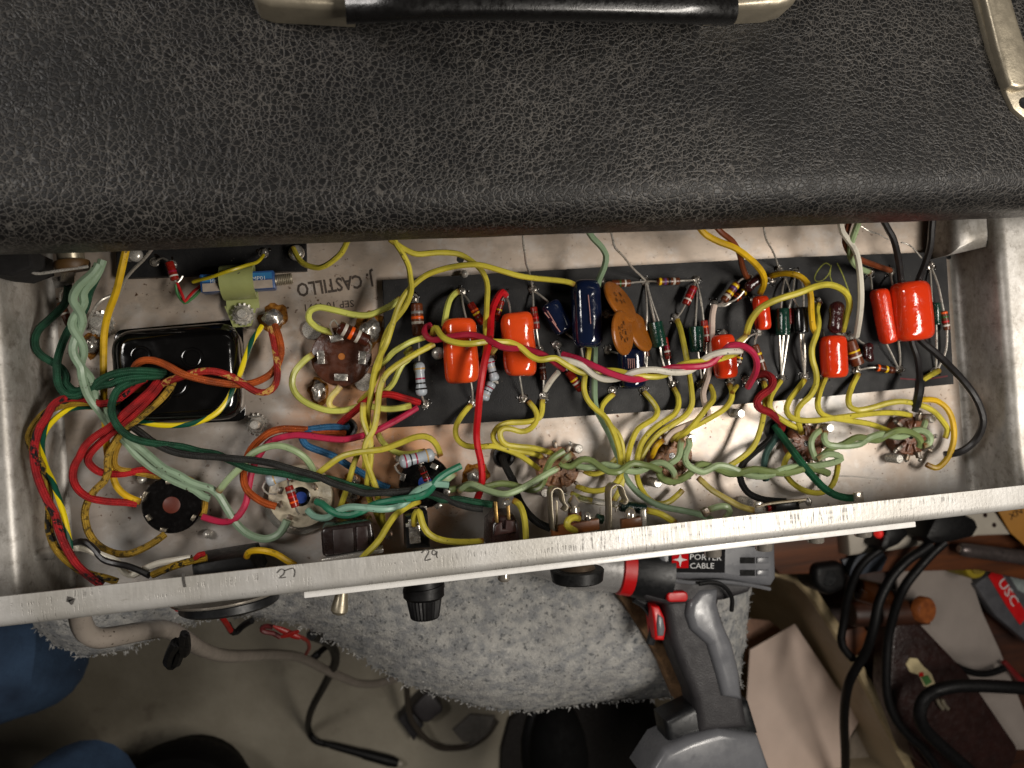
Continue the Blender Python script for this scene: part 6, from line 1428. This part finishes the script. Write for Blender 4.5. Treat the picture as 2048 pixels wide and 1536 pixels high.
link('jaw', G().lathe(a, b, [(0, s * 2), (.3, s * 6), (.8, s * 7), (1, s * 4)], 10, 1, .6), REDW, parent=ac)
a, b = P(562, 1274, CZ - 12), P(598, 1262, CZ - 10)
link('jaw', G().lathe(a, b, [(0, s * 3), (.4, s * 6), (1, s * 3)], 10, 1, .6), REDW, parent=ac)

# ------------------------------------------------------------ the sitter's knees and shoe, stool
def leg(pts, rad):
    return spline(pts, rad, .02)
ps = G()
a = [P(-420, 1440, -470), P(-180, 1370, -450), P(0, 1322, -440), P(62, 1318, -452), P(62, 1322, -520), P(50, 1325, -580), P(40, 1330, -650)]
q, r = leg(a, [.062, .058, .053, .047, .044, .042, .040]); ps.tube(q, r, 20)
b2 = [P(-60, 1800, -470), P(60, 1700, -455), P(150, 1606, -445), P(168, 1594, -470), P(170, 1590, -560), P(168, 1590, -650)]
q, r = leg(b2, [.062, .058, .050, .047, .044, .040]); ps.tube(q, r, 20)
ps.tube(spline([P(-420, 1440, -470), P(-380, 1680, -470), P(-60, 1800, -470)]), .062, 16)
person = link('person', ps, DENIM, label='seated person in blue jeans with knees at the lower left of the bench', cat='person')
off = person.location
for c in (P(-60, 1340, -690), P(90, 1640, -690)):
    g = G().ball(c + Vector((0.0, 0.0, 0.024)), .080, .034, .034, .1, 3); o = link('shoe', g, DKSHOE, parent=person)
st = thing('stool', P(370, 1640, fz), 'low black round stool at the bottom edge beside the denim knee', 'stool')
c = P(352, 1664, -600); s = S(c)
link('seat', G().lathe(c - Vector((0, 0, .05)), c, [(0, s * 150), (.3, s * 158), (.8, s * 156), (1, s * 146)], 48), STOOL, parent=st)
link('base', G().lathe(Vector((c.x, c.y, FZ)), c - Vector((0, 0, .05)), [(0, s * 120), (1, s * 130)], 32), STOOL, parent=st)
c = P(1118, 1520, -430)
sh = thing('shoe', P(1118, 1520, -470), 'black rounded shoe toe pointing up below the carpet edge', 'shoe')
g = G().ball(c, .030, .058, .03, .06, 3); link('upper', g, DKSHOE, parent=sh)
g = G().ball(c - Vector((0, .004, .024)), .034, .064, .012, .03, 3); link('sole', g, BLACKP, parent=sh)

# ------------------------------------------------------------ tote with papers
TZ = -350
tote = thing('storage_tote', P(1620, 1450, fz), 'grey plastic storage tote holding loose papers', 'tote')
rimp = [(1440, 1128), (1500, 1130), (1556, 1140), (1592, 1152), (1620, 1180), (1664, 1246), (1712, 1328), (1760, 1420), (1800, 1496), (1850, 1600), (1480, 1640), (1440, 1400)]
outer = [P(x, y, TZ) for x, y in rimp]; cen = sum(outer, Vector()) / len(outer)
def ins(p, k, z): return Vector((cen.x + (p.x - cen.x) * k, cen.y + (p.y - cen.y) * k, z))
g = G(); n = len(outer); zt = TZ * .001; rings = [(1.0, zt - .012), (1.0, zt), (.965, zt), (.955, zt - .006), (.86, FZ + .02)]
V = [ins(p, k, z) for k, z in rings for p in outer]; Fs = []
for i in range(len(rings) - 1):
    for k in range(n): Fs.append([i * n + k, i * n + (k + 1) % n, (i + 1) * n + (k + 1) % n, (i + 1) * n + k])
Fs.append([(len(rings) - 1) * n + k for k in range(n)])
link('shell', G().add(V, Fs), TOTE, parent=tote, sharp=.5)
link('rim_lip', G().tube([ins(p, .985, zt + .002) for p in outer] + [ins(outer[0], .985, zt + .002)], .0055, 8), plain('tote_rim', (190, 170, 132), .5), parent=tote)
flat('paper_sheet', 'top pinkish paper sheet lying in the tote', 'paper', [(1500, 1300), (1590, 1248), (1672, 1372), (1726, 1430), (1700, 1474), (1694, 1620), (1480, 1620)], -410, 1.5, PAPER, .0003, 'papers in the tote')
flat('paper_sheet', 'lower brownish paper sheet under the pinkish one', 'paper', [(1490, 1236), (1540, 1242), (1600, 1290), (1560, 1330), (1490, 1330)], -440, 1.5, plain('buff_paper', (160, 124, 104), .8), .0003, 'papers in the tote')
flat('paper_sheet', 'folded grey sheet at the right side in the tote', 'paper', [(1700, 1478), (1730, 1436), (1806, 1512), (1802, 1600), (1700, 1600)], -425, 1.5, plain('grey_paper', (150, 138, 124), .8), .0003, 'papers in the tote')

# ------------------------------------------------------------ shelf of clutter at the right
SZ = -300
flat('side_bench', 'orange brown wooden side bench holding the clutter', 'bench', [(1440, 1000), (2400, 900), (2400, 1240), (1960, 1140), (1560, 1150)], SZ, 20, WOOD, .002)
flat('floor_mat', 'dark brown wooden board under the tools at lower right', 'board', [(1580, 1136), (2400, 1100), (2400, 1700), (1900, 1700), (1780, 1440)], SZ - 60, 15, WOODD, .002)
pst = thing('power_strip', P(1850, 1080, SZ), 'off white power strip with outlet slots behind the black plugs', 'power strip')
link('case', G().prism([P(x, y, SZ + 16) for x, y in [(1690, 1010), (1976, 1000), (2024, 1070), (1960, 1072), (1800, 1098), (1700, 1112)]], .016, .003), WHITEP, parent=pst)
for x, y in [(1970, 1030), (1988, 1050), (1826, 1050), (1848, 1044), (1858, 1056), (1842, 1068)]:
    c = P(x, y, SZ + 16.1); link('outlet_slot', G().lathe(c, c + Vector((0, 0, .0005)), [(0, .0022), (1, .0022)], 8), BROWNL, parent=pst)
c = P(1757, 1066, SZ + 34); link('neon_switch', G().ball(c, .0035, .0045, .0045), REDLED, parent=pst)
fo = flat('manila_folder', 'manila folder with dark handwriting beside the power strip', 'folder', [(1984, 1000), (2200, 980), (2260, 1130), (2060, 1100), (2022, 1066)], SZ + 18, 1.5, MANILA, .0004)
fo_o = fo
text('XN', P(2022, 1040, SZ + 18.4), P(2046, 1026, SZ + 18.4), .006, BLACKINK, fo, 'handwriting', up=Vector((.35, .9, 0)))
def plug(label, pts, z, h):
    t = flat('power_plug', label, 'plug', pts, z, h, BLACKP, .006, 'black plugs on the power strip'); return t
plug('black plug beside the red light', [(1774, 1060), (1794, 1046), (1816, 1056), (1822, 1070), (1800, 1092), (1772, 1104), (1762, 1094)], SZ + 40, 24)
plug('large black plug at the middle of the power strip', [(1872, 1036), (1900, 1022), (1930, 1026), (1956, 1040), (1962, 1056), (1950, 1076), (1910, 1086), (1870, 1090), (1852, 1076)], SZ + 45, 28)
def cable(label, xy, zs, r): link('power_cable', G().tube(spline(path3(xy, zs), step=.006), r, 9), BLACKP, label=label, cat='cable', group='black power cables')
cable('black cable from the left plug running behind the tote rim', '1776,1086 1758,1100 1735,1117 1716,1140 1705,1165 1694,1200 1688,1240 1682,1280 1690,1300 1706,1318', (SZ + 28, SZ + 20, SZ + 10, SZ, SZ), .0036)
cable('black cable from the large plug draping over the tote to the bottom', '1862,1088 1840,1104 1818,1118 1790,1146 1773,1172 1758,1205 1750,1242 1742,1275 1731,1306 1713,1336 1698,1366 1690,1405 1688,1450 1690,1500 1691,1580', (SZ + 34, SZ + 30, SZ + 26, SZ, SZ - 40, SZ - 90), .0042)
cable('black cable from the large plug running down over the leather case', '1890,1084 1867,1104 1836,1138 1810,1172 1794,1208 1784,1242 1776,1280 1773,1320 1772,1360 1776,1400 1792,1440 1820,1474 1848,1500 1890,1560', (SZ + 34, SZ + 26, SZ + 10, SZ + 6, SZ + 4, SZ), .0040)
cable('thick black cable entering from the right over the leather case', '2140,1382 2048,1376 2000,1373 1950,1371 1905,1373 1866,1384 1846,1402 1839,1432 1850,1458 1870,1480 1904,1511 1960,1560', (SZ + 40, SZ + 40, SZ + 34, SZ + 24, SZ + 18), .0056)
cable('thin black cable looping over the white card', '1872,1300 1886,1312 1905,1328 1935,1342 1964,1348 1988,1344 2008,1336', (SZ - 26,), .0032)
flat('white_card', 'long white card strip lying under the tools', 'card', [(1790, 1124), (1900, 1120), (1934, 1130), (1966, 1226), (2000, 1300), (2030, 1376), (2080, 1500), (2020, 1500), (1944, 1380), (1870, 1290), (1800, 1200)], SZ - 40, 4, CARD, .001)
lc = thing('leather_case', P(1850, 1400, SZ - 40), 'dark brown leather tool case with a cream sticker', 'case')
link('shell', G().prism(rr([P(1786, 1250, SZ - 8), P(1834, 1240, SZ - 8), P(1930, 1344, SZ - 8), P(2040, 1500, SZ - 8), P(1990, 1620, SZ - 8), P(1830, 1520, SZ - 8), P(1778, 1380, SZ - 8)], .008), .024, .003, 3), BROWNL, parent=lc)
g = G().prism([P(x, y, SZ - 7.2) for x, y in [(1812, 1328), (1820, 1316), (1834, 1317), (1846, 1332), (1862, 1346), (1870, 1366), (1860, 1374), (1848, 1372), (1838, 1350), (1820, 1344)]], .0008)
sk = link('sticker', g, STICKER, parent=lc, smooth=False)
link('sticker_print', G().prism([P(x, y, SZ - 6.8) for x, y in [(1842, 1354), (1856, 1350), (1864, 1364), (1852, 1372)]], .0004), GREENP, parent=sk, smooth=False)
link('sticker_print', G().prism([P(x, y, SZ - 6.7) for x, y in [(1838, 1346), (1846, 1344), (1848, 1352), (1840, 1354)]], .0004), REDPL, parent=sk, smooth=False)
for x in (1874, 1884):
    link('buckle', wtube('%d,1398 %d,1408 %d,1418' % (x, x + 4, x + 12), (SZ - 5,), 4, 8), NICKEL, parent=lc)
hm = thing('mallet', P(1790, 1225, SZ - 45), 'wooden mallet with an orange end grain face', 'mallet')
a, b = P(1700, 1228, SZ - 14), P(1848, 1223, SZ - 14); s = S(b)
link('head', G().lathe(a, b, [(0, s * 22), (.05, s * 25), (.95, s * 26), (1, s * 25)], 28), WOODD, parent=hm)
c = P(1852, 1222, SZ - 10); 
g = G().lathe(b, b + (b - a).normalized() * .004 + Vector((0, 0, .003)), [(0, s * 25.5), (1, s * 24)], 28); link('end_face', g, WOODE, parent=hm)
c = P(1856, 1222, SZ + 2); link('end_disc', G().lathe(c - Vector((.002, 0, .008)), c, [(0, s * 26), (.8, s * 26), (1, s * 23)], 28), WOODE, parent=hm)
flat('wood_block', 'small orange wood offcut behind the cables', 'wood block', [(1690, 1262), (1726, 1250), (1740, 1270), (1712, 1318), (1694, 1306)], SZ - 40, 12, WOOD, .002)
ot = thing('bottle_cap', P(1952, 1132, SZ - 50), 'dirty yellow round cap near the grey metal tube', 'cap')
c = P(1952, 1132, SZ - 10); s = S(c); link('disc', G().lathe(c - Vector((0, 0, .03)), c, [(0, s * 27), (.9, s * 27), (1, s * 24)], 28), OLIVE, parent=ot)
c = P(1956, 1130, SZ - 9.5); link('inner_disc', G().lathe(c, c + Vector((0, 0, .001)), [(0, s * 18), (1, s * 18)], 24), plain('olive_dark', (122, 104, 20), .6), parent=ot)
a, b = P(1918, 1098, SZ + 14), P(2120, 1124, SZ + 14); s = S(a)
mt = thing('metal_tube', (a + b) / 2 - Vector((0, 0, .01)), 'grey metal tube reaching in from the right edge', 'tube')
link('barrel', G().lathe(a, b, [(0, s * 9), (.02, s * 13), (.1, s * 14), (1, s * 17)], 20), TUBEM, parent=mt)
link('end_plug', G().lathe(a - (b - a) * .004, a, [(0, s * 6), (1, s * 7)], 14), CHROME, parent=mt)
pk = thing('red_packet', P(2015, 1180, SZ - 50), 'clear packet with a red strip and white letters at the right edge', 'packet')
link('pouch', G().prism([P(x, y, SZ - 34) for x, y in [(1950, 1170), (1990, 1140), (2060, 1130), (2160, 1200), (2130, 1300), (2060, 1290), (1990, 1230)]], .01, .002), POUCH, parent=pk)
st_ = link('red_strip', G().prism([P(x, y, SZ - 33) for x, y in [(1977, 1152), (1992, 1136), (2004, 1150), (2030, 1190), (2056, 1232), (2040, 1250), (2012, 1210)]], .0008), REDPL, parent=pk, smooth=False)
text('USC', P(1996, 1166, SZ - 32.6), P(2026, 1214, SZ - 32.6), .009, WHITEINK, st_)
link('grey_label', G().prism([P(x, y, SZ - 33.2) for x, y in [(2012, 1140), (2060, 1146), (2066, 1196), (2036, 1180)]], .0008), plain('frosted', (150, 160, 158), .4), parent=pk, smooth=False)

# more of the dark jumble between the tote and the leather case
ch = thing('charger_block', P(1655, 1160, SZ), 'black rounded charger block beside the tote rim behind the cables', 'charger')
link('case', G().prism(rr([P(x, y, SZ + 8) for x, y in [(1628, 1130), (1690, 1122), (1700, 1176), (1660, 1196), (1630, 1176)]], .008), .03, .006, 4), BLACKP, parent=ch)
link('front_ring', G().lathe(P(1656, 1156, SZ + 8), P(1656, 1156, SZ + 9.5), [(0, .007), (1, .0065)], 20), BPLASTIC, parent=ch)
flat('slate_strip', 'slate blue strip lying behind the left black cable', 'strip', [(1684, 1120), (1762, 1098), (1776, 1116), (1764, 1142), (1700, 1154)], SZ + 4, 6, plain('slate_strip', (58, 64, 74), .5), .001)
jar = thing('brown_jar', P(1735, 1190, SZ - 40), 'small brown glossy jar lying between the cables above the mallet', 'jar')
a, b = P(1700, 1176, SZ - 12), P(1776, 1196, SZ - 12); s = S(a)
link('body', G().lathe(a, b, [(0, s * 16), (.06, s * 24), (.7, s * 26), (.8, s * 18), (1, s * 17)], 24), plain('amber_glass', (58, 30, 12), .12, 0, .3, 80, coat=.5), parent=jar)
link('lid', G().lathe(b, b + (b - a) * .16, [(0, s * 20), (1, s * 20)], 20), BLACKP, parent=jar)
flat('folder_corner', 'red edged folder corner showing under the packet at right', 'folder', [(2006, 1326), (2014, 1322), (2080, 1392), (2080, 1404), (2060, 1388)], SZ - 30, 4, plain('red_edge', (120, 20, 20), .5), .0006)
